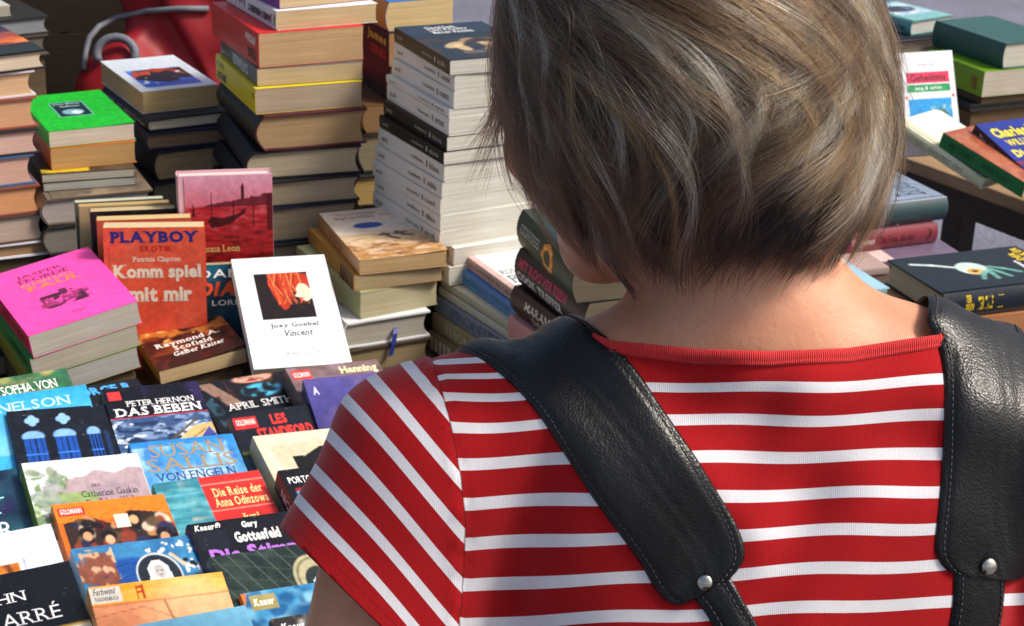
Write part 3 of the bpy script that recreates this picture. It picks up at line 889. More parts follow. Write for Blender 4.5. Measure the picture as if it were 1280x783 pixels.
# ------------------------------------------------------------------ the books on the stall, one row each
def a_sunset(): return Art('#2a2024').grad('#1b1412', '#3a1f20', 0, .4).grad('#e0662a', '#5a2a3a', .3, .62).noise(4, 20, '#f08a3a', .55, .3, .8, 0, .25, 1, .55).grad('#3a2a44', '#20203a', .62, 1).rect(0, 0, 1, .16, '#1c2420')
def a_greenbox(): return Art('#18b428', 70, 90).rect(.27, .34, .66, .74, '#7ab0b8').rect(.285, .35, .645, .73, '#0c2a2e').ell(.46, .46, .12, .07, '#7fb0c0').ell(.5, .44, .06, .05, '#cfe0e6')
def a_d1(): return Art('#c9d2dc', 80, 100).rect(.12, .10, .86, .62, '#2a62c8').poly([(.12,.35),(.3,.62),(.86,.62),(.86,.28),(.7,.32),(.5,.2),(.35,.25)], '#2a2426').poly([(.12,.42),(.2,.6),(.42,.58),(.36,.4)], '#b0452a').noise(8, 8, '#e8e8ea', .72, .1, .9, .15, .2, .8, .6).blobs(14, .2, .3, .8, .6, ['#7a4a2a', '#101014', '#a03a24', '#1a2430'], .06)
def a_g1(): return Art('#17202c', 80, 100).rect(0, .72, 1, 1, '#1c2a3a').noise(6, 5, '#3a2a20', .5, .3, .9, 0, .05, 1, .6).blobs(16, .25, .15, .85, .5, ['#b08a5a', '#d8b884', '#8a6a48', '#6a5a50', '#2a1c18'], .09, .85)
def a_beach(): return Art('#dccfbc', 80, 100).grad('#b5824a', '#d9bd95', 0, .5).grad('#e2d6c6', '#d8c6b4', .5, 1).noise(6, 22, '#8a5a34', .6, .2, .8, 0, 0, 1, .3).noise(10, 30, '#f0e4d0', .62, .2, .5).ell(.42, .66, .16, .055, '#2450a0').line([(.5,.46),(.56,.38),(.62,.34)], .022, '#3a3030').line([(.66,.48),(.72,.4),(.8,.38)], .022, '#3a3030').line([(.45,.44),(.56,.45)], .018, '#4a3a34').line([(.62,.44),(.76,.46)], .02, '#4a3a34')
def a_pink(): return Art('#ff4fb0', 80, 100).noise(14, 18, '#3a1430', .52, .08, .95, .30, .27, .68, .46).noise(20, 24, '#8a2a60', .5, .1, .8, .26, .30, .72, .42).rect(.48, .44, .56, .50, '#5a2048')
def a_red(): return Art('#c8402e')
def a_playboy(): return Art('#e2553a', 80, 110).grad('#d84a34', '#e85c40', 0, 1).noise(5, 7, '#ef7a58', .7, .3, .3).rect(.04, .3, .055, .86, '#b83a28', .6)
def a_venice():
    A = Art('#d88a9c', 110, 150).grad('#a81c22', '#c03440', 0, .62).grad('#cf6a7c', '#dca0b8', .62, 1)
    A.noise(5, 60, '#8a1418', .5, .25, .7, 0, 0, 1, .62).noise(9, 40, '#d0606a', .68, .15, .6, 0, .3, 1, .62)
    A.poly([(.2,.62),(.3,.655),(.42,.665),(.55,.68),(.62,.70),(.66,.70),(.74,.72),(.77,.75),(.79,.72),(.86,.73),(.9,.77),(1,.76),(1,.62)], '#5a1420', .85)
    A.poly([(.645,.68),(.645,.86),(.66,.91),(.675,.86),(.678,.68)], '#4a1018').poly([(.08,.50),(.085,.66),(.105,.62),(.11,.50)], '#3a0c14', .9)
    A.poly([(.25,.43),(.3,.35),(.5,.39),(.68,.52),(.7,.60),(.68,.58),(.6,.52),(.42,.47),(.3,.50)], '#3c0a12', .92).line([(.3,.42),(.3,.80)], .006, '#3a0c14').line([(.55,.48),(.55,.68)], .006, '#3a0c14').line([(.78,.35),(.78,.68)], .008, '#5a1018')
    A.rect(.93, .3, 1, .76, '#4a0c14', .8).noise(7, 30, '#5a0c10', .6, .2, .7, 0, 0, 1, .3)
    row = np.clip((1 - (1 - np.linspace(0, 1, A.ny + 1)) / .53) * A.ny, 0, A.ny).astype(int); A.c = A.c[row]
    return A
def a_teal(): return Art('#0e4a66').grad('#0a3550', '#14607c', 0, 1).noise(4, 5, '#0a2438', .55, .3, .8)
def a_vincent():
    A = Art('#e9eff0', 120, 160)
    A.rect(.20, .42, .76, .85, '#1c1210')
    A.poly([(.34,.85),(.62,.85),(.76,.82),(.76,.70),(.66,.72),(.62,.66),(.56,.66),(.54,.58),(.5,.52),(.44,.5),(.40,.56),(.36,.64),(.33,.74)], '#b03018')
    for k in range(22):
        x = .35 + k * .015; A.line([(x, .84), (x - .01 + .03 * math.sin(k), .74), (x + .06 - .01 * (k % 5), .62 - .01 * (k % 4)), (x + .05, .55 + .01 * (k % 3))], .006, ['#e8602a', '#f0a060', '#7a1c10', '#d04020'][k % 4], .75)
    A.rect(0, 0, .195, 1, '#e9eff0').rect(.765, 0, 1, 1, '#e9eff0').rect(.2, .855, .76, 1, '#e9eff0')
    A.poly([(.61,.70),(.66,.74),(.72,.73),(.76,.68),(.76,.60),(.70,.57),(.66,.585),(.64,.61),(.60,.615),(.585,.632),(.61,.65)], '#f2d8bc').ell(.66, .60, .02, .006, '#8a3020')
    for sx in (.13, .83): A.line([(sx, .12), (sx, .90)], .003, '#a8b0b2', .5)
    for sv in (.08, .94): A.line([(.18, sv), (.78, sv)], .003, '#a8b0b2', .5)
    return A
def a_fire(): return Art('#2a1616', 90, 120).noise(5, 8, '#7a3418', .45, .25, .95, 0, .25, 1, 1).noise(7, 14, '#c47a34', .60, .15, .9, 0, .4, 1, 1).noise(10, 16, '#f0c070', .70, .1, .9, 0, .42, .8, .86).ell(.6, .78, .28, .09, '#241412', .85, .5).noise(9, 12, '#6a2014', .66, .15, .6, 0, 0, 1, .4)
def a_sophia(): return Art('#4a6a44', 60, 80).noise(4, 8, '#2a8a62', .5, .25, .9, .3, .6, 1, 1).noise(5, 18, '#c8b060', .66, .15, .8, .2, .8, 1, 1).noise(5, 9, '#34503a', .5, .3, .6)
def a_nelson(): return Art('#3fb0e6', 40, 60).grad('#7fd0ee', '#2a9ee0', .5, 1)
def a_gothic():
    A = Art('#12161f', 120, 150).noise(20, 20, '#1c2430', .6, .2, .6)
    for cx in (.2, .5, .78):
        w = .10 if cx < .7 else .06
        if cx < .7:
            for dx, dv in ((-.035, 0), (.035, 0), (0, .025), (0, -.025)): A.ell(cx + dx + .02, .90 + dv, .034, .022, '#8ab8e8', 1, .2)
        A.ell(cx, .76, w, .045, '#7fb0e4', 1, .2).rect(cx - w, .48, cx + w, .745, '#1c4fa8')
        for k in range(4): A.rect(cx - w + w * .55 * k - .004, .48, cx - w + w * .55 * k + .008, .745, '#0e1c3c')
        A.rect(cx - w, .60, cx + w, .612, '#3a78d0').rect(cx - w, .50, cx + w, .512, '#58a8f0')
    return A.rect(.88, .52, .92, .76, '#1a3a70', .8)
def a_dark(): return Art('#14223c', 50, 70).noise(4, 6, '#1f4a5c', .5, .25, .9).noise(4, 6, '#2a2050', .55, .25, .7, 0, .5, 1, .9).grad('#2f6a78', '#16283e', .5, .68)
def a_whitepic(): return Art('#e8eaf0', 70, 90).rect(.0, .42, .66, .78, '#c06a20').noise(9, 5, '#e8a040', .55, .2, .9, 0, .42, .66, .78).noise(14, 3, '#6a3010', .62, .1, .9, 0, .42, .66, .78).rect(.70, .40, .715, .80, '#b8bcc8')
def a_carre(): return Art('#101218', 50, 80).grad('#b89868', '#f0e4c4', .1, .62).rect(0, .62, 1, .635, '#c8a040').blobs(10, .5, .3, 1, .45, ['#6a4a34'], .06, .7)
def a_hernon():
    A = Art('#0e0e18', 100, 130).noise(4, 5, '#2c2350', .5, .3, .9, .4, .74, 1, 1)
    A.rect(0, .2, 1, .72, '#38527e').noise(7, 26, '#8aa4c8', .55, .15, .85, 0, .2, 1, .72).noise(9, 30, '#1c2c50', .6, .15, .9, 0, .2, 1, .72).noise(11, 36, '#dfe8f2', .68, .1, .9, 0, .3, 1, .7)
    A.poly([(.25,.3),(.8,.6),(1,.62),(1,.2),(.2,.2)], '#d8b878').line([(.28,.36),(.85,.66)], .012, '#5a4a3a').line([(.35,.32),(.9,.56)], .007, '#8a6a48').poly([(.75,.42),(.95,.58),(1,.5),(1,.34)], '#4a4aa0')
    return A.ell(.55, .4, .13, .02, '#1c2440').ell(.55, .43, .06, .03, '#1c2440').rect(.05, .89, .17, .965, '#e23a3a').rect(0, .722, 1, .728, '#c02838')
def a_sallis(): return Art('#2f86c8', 80, 110).grad('#8fb8dc', '#2a84cc', .4, 1).noise(4, 6, '#c6dcee', .55, .3, .8, 0, .3, .9, .95).noise(14, 16, '#2a6ac0', .62, .2, .5, 0, .5, 1, 1)
def a_gaskin(): return Art('#e2e2e0', 100, 120).poly([(.12,.80),(.3,.84),(.5,.86),(.6,.90),(.75,.86),(.9,.9),(1,.88),(1,.5),(.1,.5)], '#b09aa0').noise(9, 12, '#9c8894', .55, .3, .7, .2, .5, 1, .8).noise(11, 16, '#8fa868', .42, .18, .95, 0, .40, .55, .74).noise(14, 20, '#5f7f4c', .56, .15, .8, 0, .4, .35, .88).blobs(26, .02, .62, .3, .92, ['#8a9a92', '#a8b4ac', '#7a8c70'], .03, .7).noise(10, 16, '#a8b070', .5, .2, .8, .2, .4, .8, .62)
def a_people():
    A = Art('#d86a1c', 120, 130).rect(0, .86, 1, 1, '#e67a1e').poly([(.05,.5),(.05,.85),(.3,.88),(.5,.80),(.7,.9),(.95,.86),(1,.4),(.1,.35)], '#33241e')
    A.blobs(70, .08, .42, .97, .85, ['#1c1416', '#4a2a20', '#8a3a24', '#c08a5a', '#2a2c4c', '#d8c8b0', '#5a4a30', '#7a1c18'], .045, .95)
    for (x, y, c) in ((.22,.74,'#d09a70'),(.4,.7,'#e0b088'),(.58,.58,'#e8b890'),(.78,.62,'#d8a880'),(.88,.68,'#c89878'),(.66,.83,'#e0a878')):
        A.ell(x, y + .03, .06, .035, '#1a1012', 1, .3).ell(x, y, .036, .03, c, 1, .3)
    return A.ell(.54, .63, .07, .04, '#3a4aa8').ell(.3, .55, .07, .06, '#b02818').rect(.5, .78, .62, .88, '#e8dcc8').rect(.03, .905, .26, .965, '#e03028')
def a_nun():
    A = Art('#2f6fa4', 120, 130).noise(4, 5, '#3f8ab8', .5, .3, .7).ell(.42, .62, .34, .26, '#1c4f9c', 1, .1).ring(.42, .62, .3, .23, .02, '#123a7a').ring(.42, .62, .2, .15, .02, '#123a7a')
    A.noise(12, 14, '#8a4a34', .42, .2, .95, 0, .62, .3, .95).noise(16, 18, '#d8b08a', .62, .12, .9, 0, .62, .32, .98).blobs(18, .6, .86, 1, .98, ['#e8e4d8'], .012)
    A.ell(.63, .745, .185, .155, '#d8dce0', 1, .04).ell(.63, .745, .17, .142, '#202830', 1, .05)
    A.poly([(.53,.64),(.55,.80),(.60,.85),(.67,.85),(.72,.80),(.74,.64)], '#e6e6e6').ell(.64, .77, .042, .045, '#b8b4b0', 1, .2).rect(.61, .775, .628, .782, '#40383a').rect(.65, .775, .668, .782, '#40383a').rect(.628, .745, .652, .75, '#605050').ell(.64, .68, .06, .03, '#9aa0a6')
    return A.line([(.78,.88),(.86,.8),(.97,.78),(1,.7)], .018, '#e0c0a0').blobs(12, .86, .74, 1, .84, ['#101820', '#f0f0f0'], .014)
def a_bridge(): return Art('#f0903c', 100, 130).rect(0, .88, 1, 1, '#f2a426').noise(4, 30, '#f8c860', .5, .3, .6, 0, .88, 1, 1).grad('#e8703c', '#f0a070', .3, .87).ell(.72, .72, .25, .22, '#f8c890', .8, .8).line([(0,.872),(1,.872)], .004, '#c8542a').rect(.335, .89, .35, .98, '#c0401c').rect(.375, .89, .39, .98, '#c0401c').rect(.335, .93, .39, .94, '#c0401c').rect(.335, .96, .39, .97, '#c0401c').line([(.0,.80),(.36,.84),(.62,.72),(.74,.66)], .004, '#b85a34', .7).line([(.52,.86),(.56,.68)], .006, '#9a4424', .7).rect(0, .89, .22, .985, '#e4ddd0')
def a_blue(): return Art('#6ab0d4', 40, 60).grad('#4a98c8', '#7cc0de', .4, 1)
def a_april():
    A = Art('#15141a', 110, 140).noise(5, 3, '#6a3a2a', .55, .25, .9, .3, .8, 1, 1).ell(.62, .975, .20, .035, '#d09a84', 1, .3).ell(.6, .955, .06, .010, '#b03030').ell(.66, .855, .19, .055, '#4ab4d4', 1, .35).ell(.57, .87, .05, .014, '#0e2a3a').ell(.74, .868, .05, .014, '#0e2a3a').ell(.64, .82, .06, .010, '#1c5a80')
    return A.poly([(0,.98),(.16,.98),(.4,.75),(.28,.7)], '#a88470', .8).poly([(0,.8),(.1,.85),(.2,.6),(.1,.5)], '#34586a', .8).noise(8, 14, '#0c0c12', .62, .2, .9)
def a_standi(): return Art('#171b24', 60, 80).rect(.03, .86, .26, .96, '#d83030').ring(.05, .45, .5, .2, .08, '#8a9a3a').ell(.05, .45, .4, .16, '#34506a')
def a_ivory(): return Art('#dcd2b6', 80, 110).rect(.1, .1, .9, .9, '#b8a888').grad('#d8cbb0', '#cfc0a2', .5, .9, .1, .9).noise(5, 6, '#4a3c30', .55, .25, .9, .3, .5, .95, .92).noise(4, 5, '#efe8d4', .6, .25, .8, .08, .55, .5, .9).poly([(.28,.2),(.28,.80),(.4,.79),(.6,.86),(.95,.88),(.95,.2)], '#151210')
def a_porto(): return Art('#101014', 60, 80).rect(.07, .0, 1, .82, '#2f9ad8').grad('#4ab0e4', '#2f8fd0', .3, .8, .07, 1).rect(.07, .82, 1, .85, '#b02028').noise(5, 9, '#1c70b8', .6, .2, .6, .07, .2, 1, .8).rect(.5, .86, .7, 1, '#38a0dc')
def a_reise(): return Art('#4a9aa8', 90, 110).noise(4, 34, '#2f7a8c', .5, .2, .8).noise(4, 26, '#7cc0c8', .62, .2, .7).noise(3, 12, '#d8b8a8', .56, .2, .8, .22, .5, .55, 1).rect(.42, .35, 1, 1, '#cf2f2a').rect(.42, .725, 1, .735, '#e89080').rect(.42, .93, 1, .937, '#e89080').ell(.38, .48, .2, .1, '#1fa8bc', 1, .05)
def a_knaur(): return Art('#12131a', 60, 80).rect(.04, .80, .30, .93, '#1c1e28')
def a_laby():
    A = Art('#1f2a28', 110, 130).noise(6, 8, '#34443c', .5, .3, .8)
    for k in range(9): A.line([(k * .13 - .1, 1), (k * .13 + .25, .3)], .006, '#5a6c58', .8).line([(0, .25 + k * .1), (1, .05 + k * .1)], .005, '#44564a', .8)
    return A.ell(.82, .72, .22, .19, '#b8b08a', 1, .05).ring(.82, .72, .19, .165, .06, '#7a7a5a').ell(.82, .69, .14, .13, '#2a3430', 1, .05).poly([(.72,.55),(.74,.72),(.84,.78),(.92,.7),(.92,.55)], '#e4ecee').grad('#dfe8ee', '#8ab8cc', .35, .55, .6, 1)
def a_kblue(): return Art('#3f90c0', 80, 100).noise(6, 9, '#8cc4dc', .52, .25, .9).noise(8, 14, '#1c5a90', .55, .2, .9).ell(.7, .8, .3, .06, '#1a4a78', .8, .6).rect(.06, .88, .28, .97, '#a89a60').poly([(0,.9),(0,1),(.05,1)], '#d87838')
def a_kgrey(): return Art('#34302c', 60, 80).noise(9, 10, '#d8d4cc', .6, .15, .9).noise(9, 10, '#8a5a34', .62, .15, .9)
def a_henning(): return Art('#7a6464', 70, 90).noise(4, 9, '#8f7a8a', .5, .3, .8).noise(5, 12, '#5a4440', .6, .25, .7).rect(.04, .885, .24, .97, '#d83a38')
def a_purple(): return Art('#4a4488', 70, 90).grad('#3a3474', '#544e92', .4, 1).noise(4, 6, '#6a5a8c', .55, .3, .7).rect(0, .5, 1, .56, '#2c284c')
def a_pilcher(): return Art('#e6e8ea', 60, 80).rect(.0, .0, .08, 1, '#cdaaa4').rect(.42, .0, 1, .45, '#2aa0a0').noise(7, 9, '#1a6a78', .55, .2, .8, .42, 0, 1, .45)
def a_ring():
    A = Art('#16362c', 80, 110).noise(5, 6, '#0e2420', .5, .3, .8)
    for k in range(16):
        a = k / 16 * 6.283; A.ell(.42 + .13 * math.cos(a), .5 + .09 * math.sin(a), .05, .035, '#f08a20', .9, .5)
    return A.ring(.42, .5, .13, .09, .2, '#ffd060').ell(.42, .5, .09, .06, '#143026')
def a_plaid(): return Art('#2a2220', 80, 110).rect(.3, 0, 1, .6, '#6a6258').noise(3, 3, '#9a8c78', .5, .3, .6, .3, 0, 1, .6).line([(.3,.5),(1,.1)], .03, '#2a3a48').line([(.3,.2),(.9,.6)], .03, '#3a2a24').line([(.35,.1),(1,.45)], .015, '#b8a890').rect(.48, .25, .64, .42, '#e8e6e0').ell(.88, .12, .06, .05, '#e82a80')
def a_brief(): return Art('#8a97a8', 50, 70).grad('#7c8a9c', '#a8b4c2', 0, 1)
def a_k3(): return Art('#6a5a70', 60, 70).rect(0, .55, 1, 1, '#d8bcb8')
def a_hand():
    A = Art('#141a1e', 100, 150)
    A.ell(.52, .55, .17, .10, '#c8dcd4', 1, .15, .2).ell(.44, .56, .07, .05, '#d8a83a', 1, .2).ell(.44, .56, .03, .02, '#1c1a10').line([(.36,.62),(.30,.56),(.38,.50)], .01, '#2a3a38')
    for k, (x0, y0, x1, y1) in enumerate(((.60,.66,.80,.90),(.40,.50,.22,.58),(.42,.46,.20,.48),(.46,.44,.22,.38),(.52,.42,.30,.27))):
        A.line([(x0, y0), ((x0 + x1) / 2 + .02, (y0 + y1) / 2), (x1, y1)], .028, '#6aa898' if k else '#dce8e0', .95)
    return A
def a_teal2(): return Art('#7ab0b0', 70, 80).rect(.12, .3, .9, .9, '#d4e2ea').ell(.5, .62, .28, .14, '#2c3440', 1, .4).noise(6, 7, '#8aa8c8', .6, .2, .6, .12, .3, .9, .9)
def a_geh():
    A = Art('#e4e8ec', 110, 150).rect(.17, .70, .90, .80, '#d8305a').rect(.17, .61, .90, .685, '#1f9a5c').rect(.12, .55, .17, .58, '#d85a78').rect(.92, .55, .97, .58, '#c83048')
    A.rect(.17, .22, .90, .54, '#1f9ae0').poly([(.5,.30),(.6,.42),(.68,.44),(.7,.50),(.72,.44),(.8,.42),(.88,.34),(.9,.22),(.55,.22)], '#4a6a58').noise(18, 24, '#b8c8a0', .6, .12, .8, .5, .22, .9, .48).blobs(16, .35, .22, .9, .32, ['#b87a8a', '#6a4a60', '#c8a8a0'], .03)
    return A
def a_cream(): return Art('#dcdccb', 40, 60).rect(0, .0, .1, 1, '#cfcfa8')
def a_orange(): return Art('#a86444', 50, 70).noise(6, 8, '#9a4a34', .55, .2, .7)
def a_charles(): return Art('#20308c', 80, 110).rect(0, .30, 1, .36, '#d02a30').noise(5, 5, '#16225c', .55, .3, .6).ell(.66, .12, .3, .12, '#16242c', 1, .3).blobs(14, .5, .05, .8, .25, ['#2a4a4c', '#0c1418'], .05)

G_A, G_C, G_D, G_E = 'books stacked at the left edge', 'books in the low stack under the green paperback', 'books in the stack beside the red bag', 'books in the tall stack topped by the red and yellow ones'
G_F, G_G, G_H, G_P = 'books in the shadowed stack behind the white one', 'slim volumes in the tall white and black stack', 'books in the short stack beside the white novel', 'books in the bright pink stack'
G_I, G_J, G_K, G_M, G_R, G_S = 'books with spines turned left, in front of the white stack', 'thick novels stacked beyond the woman', 'books lying right of the hair', 'books on the far table', 'paperbacks laid out in overlapping rows', 'books standing in the upright row'
T, TN, GY = '#d9c7a0', '#c2a678', '#cfc8ba'
def bk(key, label, *a, **k): return build_book(key, label, *a, **k)

bk('A1', 'thin black book with an orange sunset cover, topmost of the far left stack', 'hc', 'L', '#17191c', '#d8c8b0', a_sunset, group=G_A)
bk('A2', 'pale-covered tan book directly under the orange sunset book, far left stack', 'hc', 'L', '#cfc8cc', '#d9b48c', group=G_A)
bk('A3', 'thick orange-tan book with thin reddish boards, third in the far left stack', 'hc', 'L', '#8a4a38', '#d6a67e', group=G_A)
bk('A4', 'black hardback with pinkish pages, fourth down in the far left stack', 'hc', 'L', '#1d1d26', '#dcb8aa', group=G_A)
bk('A5', 'hardback with pink pages and blue boards, fifth in the far left stack', 'hc', 'L', '#3f5f86', '#d8ae9c', group=G_A)
bk('A6', 'book with orange-tinted pages and brown boards, sixth down in the far left stack', 'hc', 'L', '#7a4438', '#e0a070', group=G_A)
bk('A7', 'grey-paged hardback with dark boards, second from the bottom of the far left stack', 'hc', 'L', '#5a4038', '#c8b2a4', group=G_A)
bk('A8', 'white-covered book with brown pages, lowest visible in the far left stack', 'hc', 'L', '#dfe0ea', '#a8845e', group=G_A)
bk('B1', 'small pale book behind the sunset book, on top at the top left corner', 'pb', 'L', '#b8b8b0', '#a8a498', group='books behind the far left stack')
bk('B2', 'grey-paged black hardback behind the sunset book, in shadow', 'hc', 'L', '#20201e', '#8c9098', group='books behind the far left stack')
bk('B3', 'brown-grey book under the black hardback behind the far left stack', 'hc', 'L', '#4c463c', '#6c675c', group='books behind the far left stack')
bk('C1', 'bright green paperback with a small black picture panel', 'pb', 'L', '#18b428', '#d8cdbc', a_greenbox, [('Jose Maria',.30,.66,.62,.71,'#b8d0d4','bs'),('Guelbenzu',.36,.60,.60,.64,'#b8d0d4','bs')], [('ROMAN',.3,.6,.3,.7,'#0c5a18','b')], curl=.002, group=G_C)
bk('C2', 'orange-spined paperback with tan pages under the bright green one', 'pb', 'L', '#c4682a', '#c89c62', spine=[('heyne',.62,.9,.3,.7,'#f0c890','b')], group=G_C)
bk('C3', 'thin brown paperback with a yellow strip on its cover, under the orange-spined one', 'pb', 'L', '#3c3228', '#b8b4a8', lambda: Art('#3a3026', 40, 60).rect(0, .02, .5, .1, '#c8b020').noise(5, 6, '#5a4c3a', .6, .2, .7), group=G_C)
bk('C4', 'thin grey-paged paperback just below the one with the yellow strip', 'pb', 'L', '#4a463e', '#aeb0a8', group=G_C)
bk('C5', 'rounded grey-brown hardback jutting right under the thin paperbacks', 'hc', 'L', '#6a5c50', '#b9aeaa', lambda: Art('#8a7862', 40, 60).noise(6, 8, '#5a4c40', .5, .3, .8), bulge=.009, group=G_C)
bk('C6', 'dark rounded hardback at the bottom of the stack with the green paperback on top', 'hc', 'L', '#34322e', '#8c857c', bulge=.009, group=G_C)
bk('D1', 'paperback with a blue and brown picture cover and yellowed pages, beside the red bag', 'pb', 'R', '#c9d2dc', '#cdb584', lambda: a_d1().flip(), [], curl=.001, group=G_D)
bk('D2', 'black hardback with white lettering along its spine, under the picture paperback', 'hc', 'L', '#1b1f2a', '#e2dccb', spine=[('LUDWIG REED',.04,.30,.3,.7,'#b8b8b8','b'),('BRUCE WARREN',.34,.66,.3,.7,'#a8a8b0','b'),('Martin Bauer',.7,.95,.3,.7,'#b8b8b8','s')], group=G_D)
bk('D3', 'slim dark blue hardback with brown pages, third in the stack beside the red bag', 'hc', 'L', '#1a2440', '#8f7a62', group=G_D)
bk('D4', 'thick navy hardback with beige pages, fourth in the stack beside the red bag', 'hc', 'L', '#12162a', '#b29c78', bulge=.007, group=G_D)
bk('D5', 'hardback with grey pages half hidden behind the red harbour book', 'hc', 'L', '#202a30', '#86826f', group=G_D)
bk('E1', 'purple-spined book at the very top of the red and yellow stack', 'pb', 'L', '#7a1f88', '#cdb58c', group=G_E)
bk('E2', 'white-spined paperback with black lettering on top of the thick red one', 'pb', 'L', '#e2e2e6', '#d2b98e', spine=[('JAMES HERBERT',.08,.55,.25,.75,'#1a1a1e','Btv'),('Rachel',.6,.8,.3,.7,'#3a1a3a','sv'),('RH',.0,.05,.2,.8,'#48b040','Bv')], curl=0, group=G_E)
bk('E3', 'very thick bright red paperback in the tall stack', 'pb', 'L', '#cf2320', '#c7a479', spine=[('TESS',.05,.22,.55,.85,'#2a0808','Bsv'),('1950s',.05,.26,.15,.42,'#f0e0d0','Biv')], group=G_E)
bk('E4', 'grey comic-patterned paperback between the thick red and the yellow one', 'pb', 'L', '#5c5e62', '#cbb48a', spine=[('Cabal',.68,.97,.2,.8,'#16161a','Bsv'),('CLIVE BARKER',.22,.64,.2,.85,'#c8ccd0','Bstv')], group=G_E)
bk('E5', 'yellow paperback with grey-beige pages in the tall stack', 'pb', 'L', '#e0cb1c', '#b9a68c', spine=[('JERZY',.72,.96,.5,.85,'#20200c','Bv'),('ROMAN',.78,.97,.15,.4,'#6a6a20','v'),('dtv',.02,.08,.2,.5,'#20200c','v')], group=G_E)
bk('E6', 'black-jacketed hardback with dark red boards, under the yellow paperback', 'hc', 'L', '#4c1a24', '#b3946c', spinec='#0e0e10', bulge=.012, group=G_E)
bk('E7', 'rounded black hardback with cream pages below the dark red boards', 'hc', 'L', '#14161a', '#bfb296', bulge=.012, group=G_E)
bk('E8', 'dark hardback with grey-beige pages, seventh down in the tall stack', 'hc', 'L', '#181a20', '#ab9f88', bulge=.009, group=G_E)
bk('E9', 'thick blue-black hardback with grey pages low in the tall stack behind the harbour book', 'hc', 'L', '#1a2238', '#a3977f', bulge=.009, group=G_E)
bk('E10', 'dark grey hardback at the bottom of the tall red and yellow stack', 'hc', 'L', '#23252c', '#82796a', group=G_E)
bk('F1', 'blue-covered paperback with an orange rounded spine on top of the shadowed stack', 'pb', 'L', '#2a6ab8', '#d9bf8c', spinec='#c88a4c', bulge=.005, group=G_F)
bk('F2', 'black novel with gold spine lettering under the orange-spined paperback', 'pb', 'L', '#101012', '#a87f54', spine=[('James',.55,.95,.5,.85,'#d0a040','Bs'),('SERIES',.6,.95,.15,.42,'#b03028','B')], group=G_F)
bk('F3', 'plain black book in the shadowed stack left of the white stack', 'pb', 'L', '#0e0e10', '#7c6244', group=G_F)
bk('F4', 'brown-paged book with rounded spine, fourth in the shadowed stack', 'pb', 'L', '#5c4228', '#8c6c46', spinec='#80603c', bulge=.006, group=G_F)
bk('F5', 'dark rounded hardback with grey-brown pages, fifth in the shadowed stack', 'hc', 'L', '#1e1c1c', '#8c8068', bulge=.01, group=G_F)
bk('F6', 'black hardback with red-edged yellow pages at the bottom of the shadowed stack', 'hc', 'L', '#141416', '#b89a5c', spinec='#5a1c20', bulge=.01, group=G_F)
W_, K_ = '#e2dfd6', '#15161a'
def reclam(key, label, dark=False, **k):
    c = '#b8b8b4' if dark else '#3c3c3c'
    r = random.Random(key); n = ''.join(r.choice('abeinorstul') for _ in range(8))
    bk(key, label, 'pb', 'L', K_ if dark else W_, '#d8d6cc', None if key != 'G1' else a_g1,
       [('David Seth',.28,.86,.62,.93,'#e8e8e8','bs'),('Last Royalty',.28,.79,.72,.86,'#e8e8e8','bs'),('Bitter Fiction',.28,.72,.74,.79,'#e8e8e8','bs'),('Reclam Text',.5,.06,.95,.11,'#c8c0b0','s')] if key == 'G1' else [],
       [(n[:3] + ' ' + str(r.randint(10, 99)),.06,.15,.38,.62,c,'b'),(n,.52,.70,.40,.62,c,''),('I',.745,.757,.32,.70,'#000000' if not dark else '#e8e8e8','B'),(n[2:7],.79,.93,.35,.68,c,'s')], group=G_G, **k)
reclam('G1', 'black slim volume with a painted cover, top of the white stack', True)
reclam('G2', 'white slim volume directly beneath the black painted one', False)
reclam('G3', 'white slim volume jutting left, third in the white stack', False)
reclam('G4', 'thinnest white volume, fourth in the white stack', False)
reclam('G5', 'white slim volume resting on the two black ones', False)
reclam('G6', 'upper of the two black spines in the middle of the white stack', True)
reclam('G7', 'lower of the two black spines in the middle of the white stack', True)
reclam('G8', 'white slim volume directly under the two black spines', False)
reclam('G9', 'second white volume below the two black spines', False)
reclam('G10', 'third white volume below the two black spines', False)
reclam('G11', 'fourth white volume below the two black spines', False)
reclam('G12', 'fifth white volume below the two black spines', False)
reclam('G13', 'white volume shifted right, second from the bottom of the white stack', False)
reclam('G14', 'lowest volume of the white stack, behind the blue spine', False)
bk('H1', 'paperback with a sandy beach cover showing two running figures', 'pb', 'L', '#c9a67a', '#c9a878', a_beach, [('Margarete Mitschelin',.16,.88,.62,.94,'#b86a50','s'),('Inge und Mira',.12,.80,.58,.87,'#5a4034','s'),('Roman',.66,.84,.88,.88,'#b86a50','s')], [('Mira',.3,.6,.3,.7,'#8a4034','s')], spinec='#b88a5c', curl=.003, group=G_H)
bk('H2', 'tan paperback with yellow and brown striped spine under the beach cover', 'pb', 'L', '#b0803c', '#b8a27c', spine=[('|||||',.72,.98,.0,1,'#4a2c18','B')], group=G_H)
bk('H3', 'pale green paperback under the two tan ones by the white novel', 'pb', 'L', '#aab083', '#c2b895', group=G_H)
bk('H4', 'white hardback with a blue ribbon bookmark hanging out', 'hc', 'L', '#d8dade', '#b9b3a6', board=1, group=G_H)
bk('H5', 'brown book at the bottom of the short stack, below the ribbon', 'hc', 'L', '#4c4030', '#9c8a68', group=G_H)
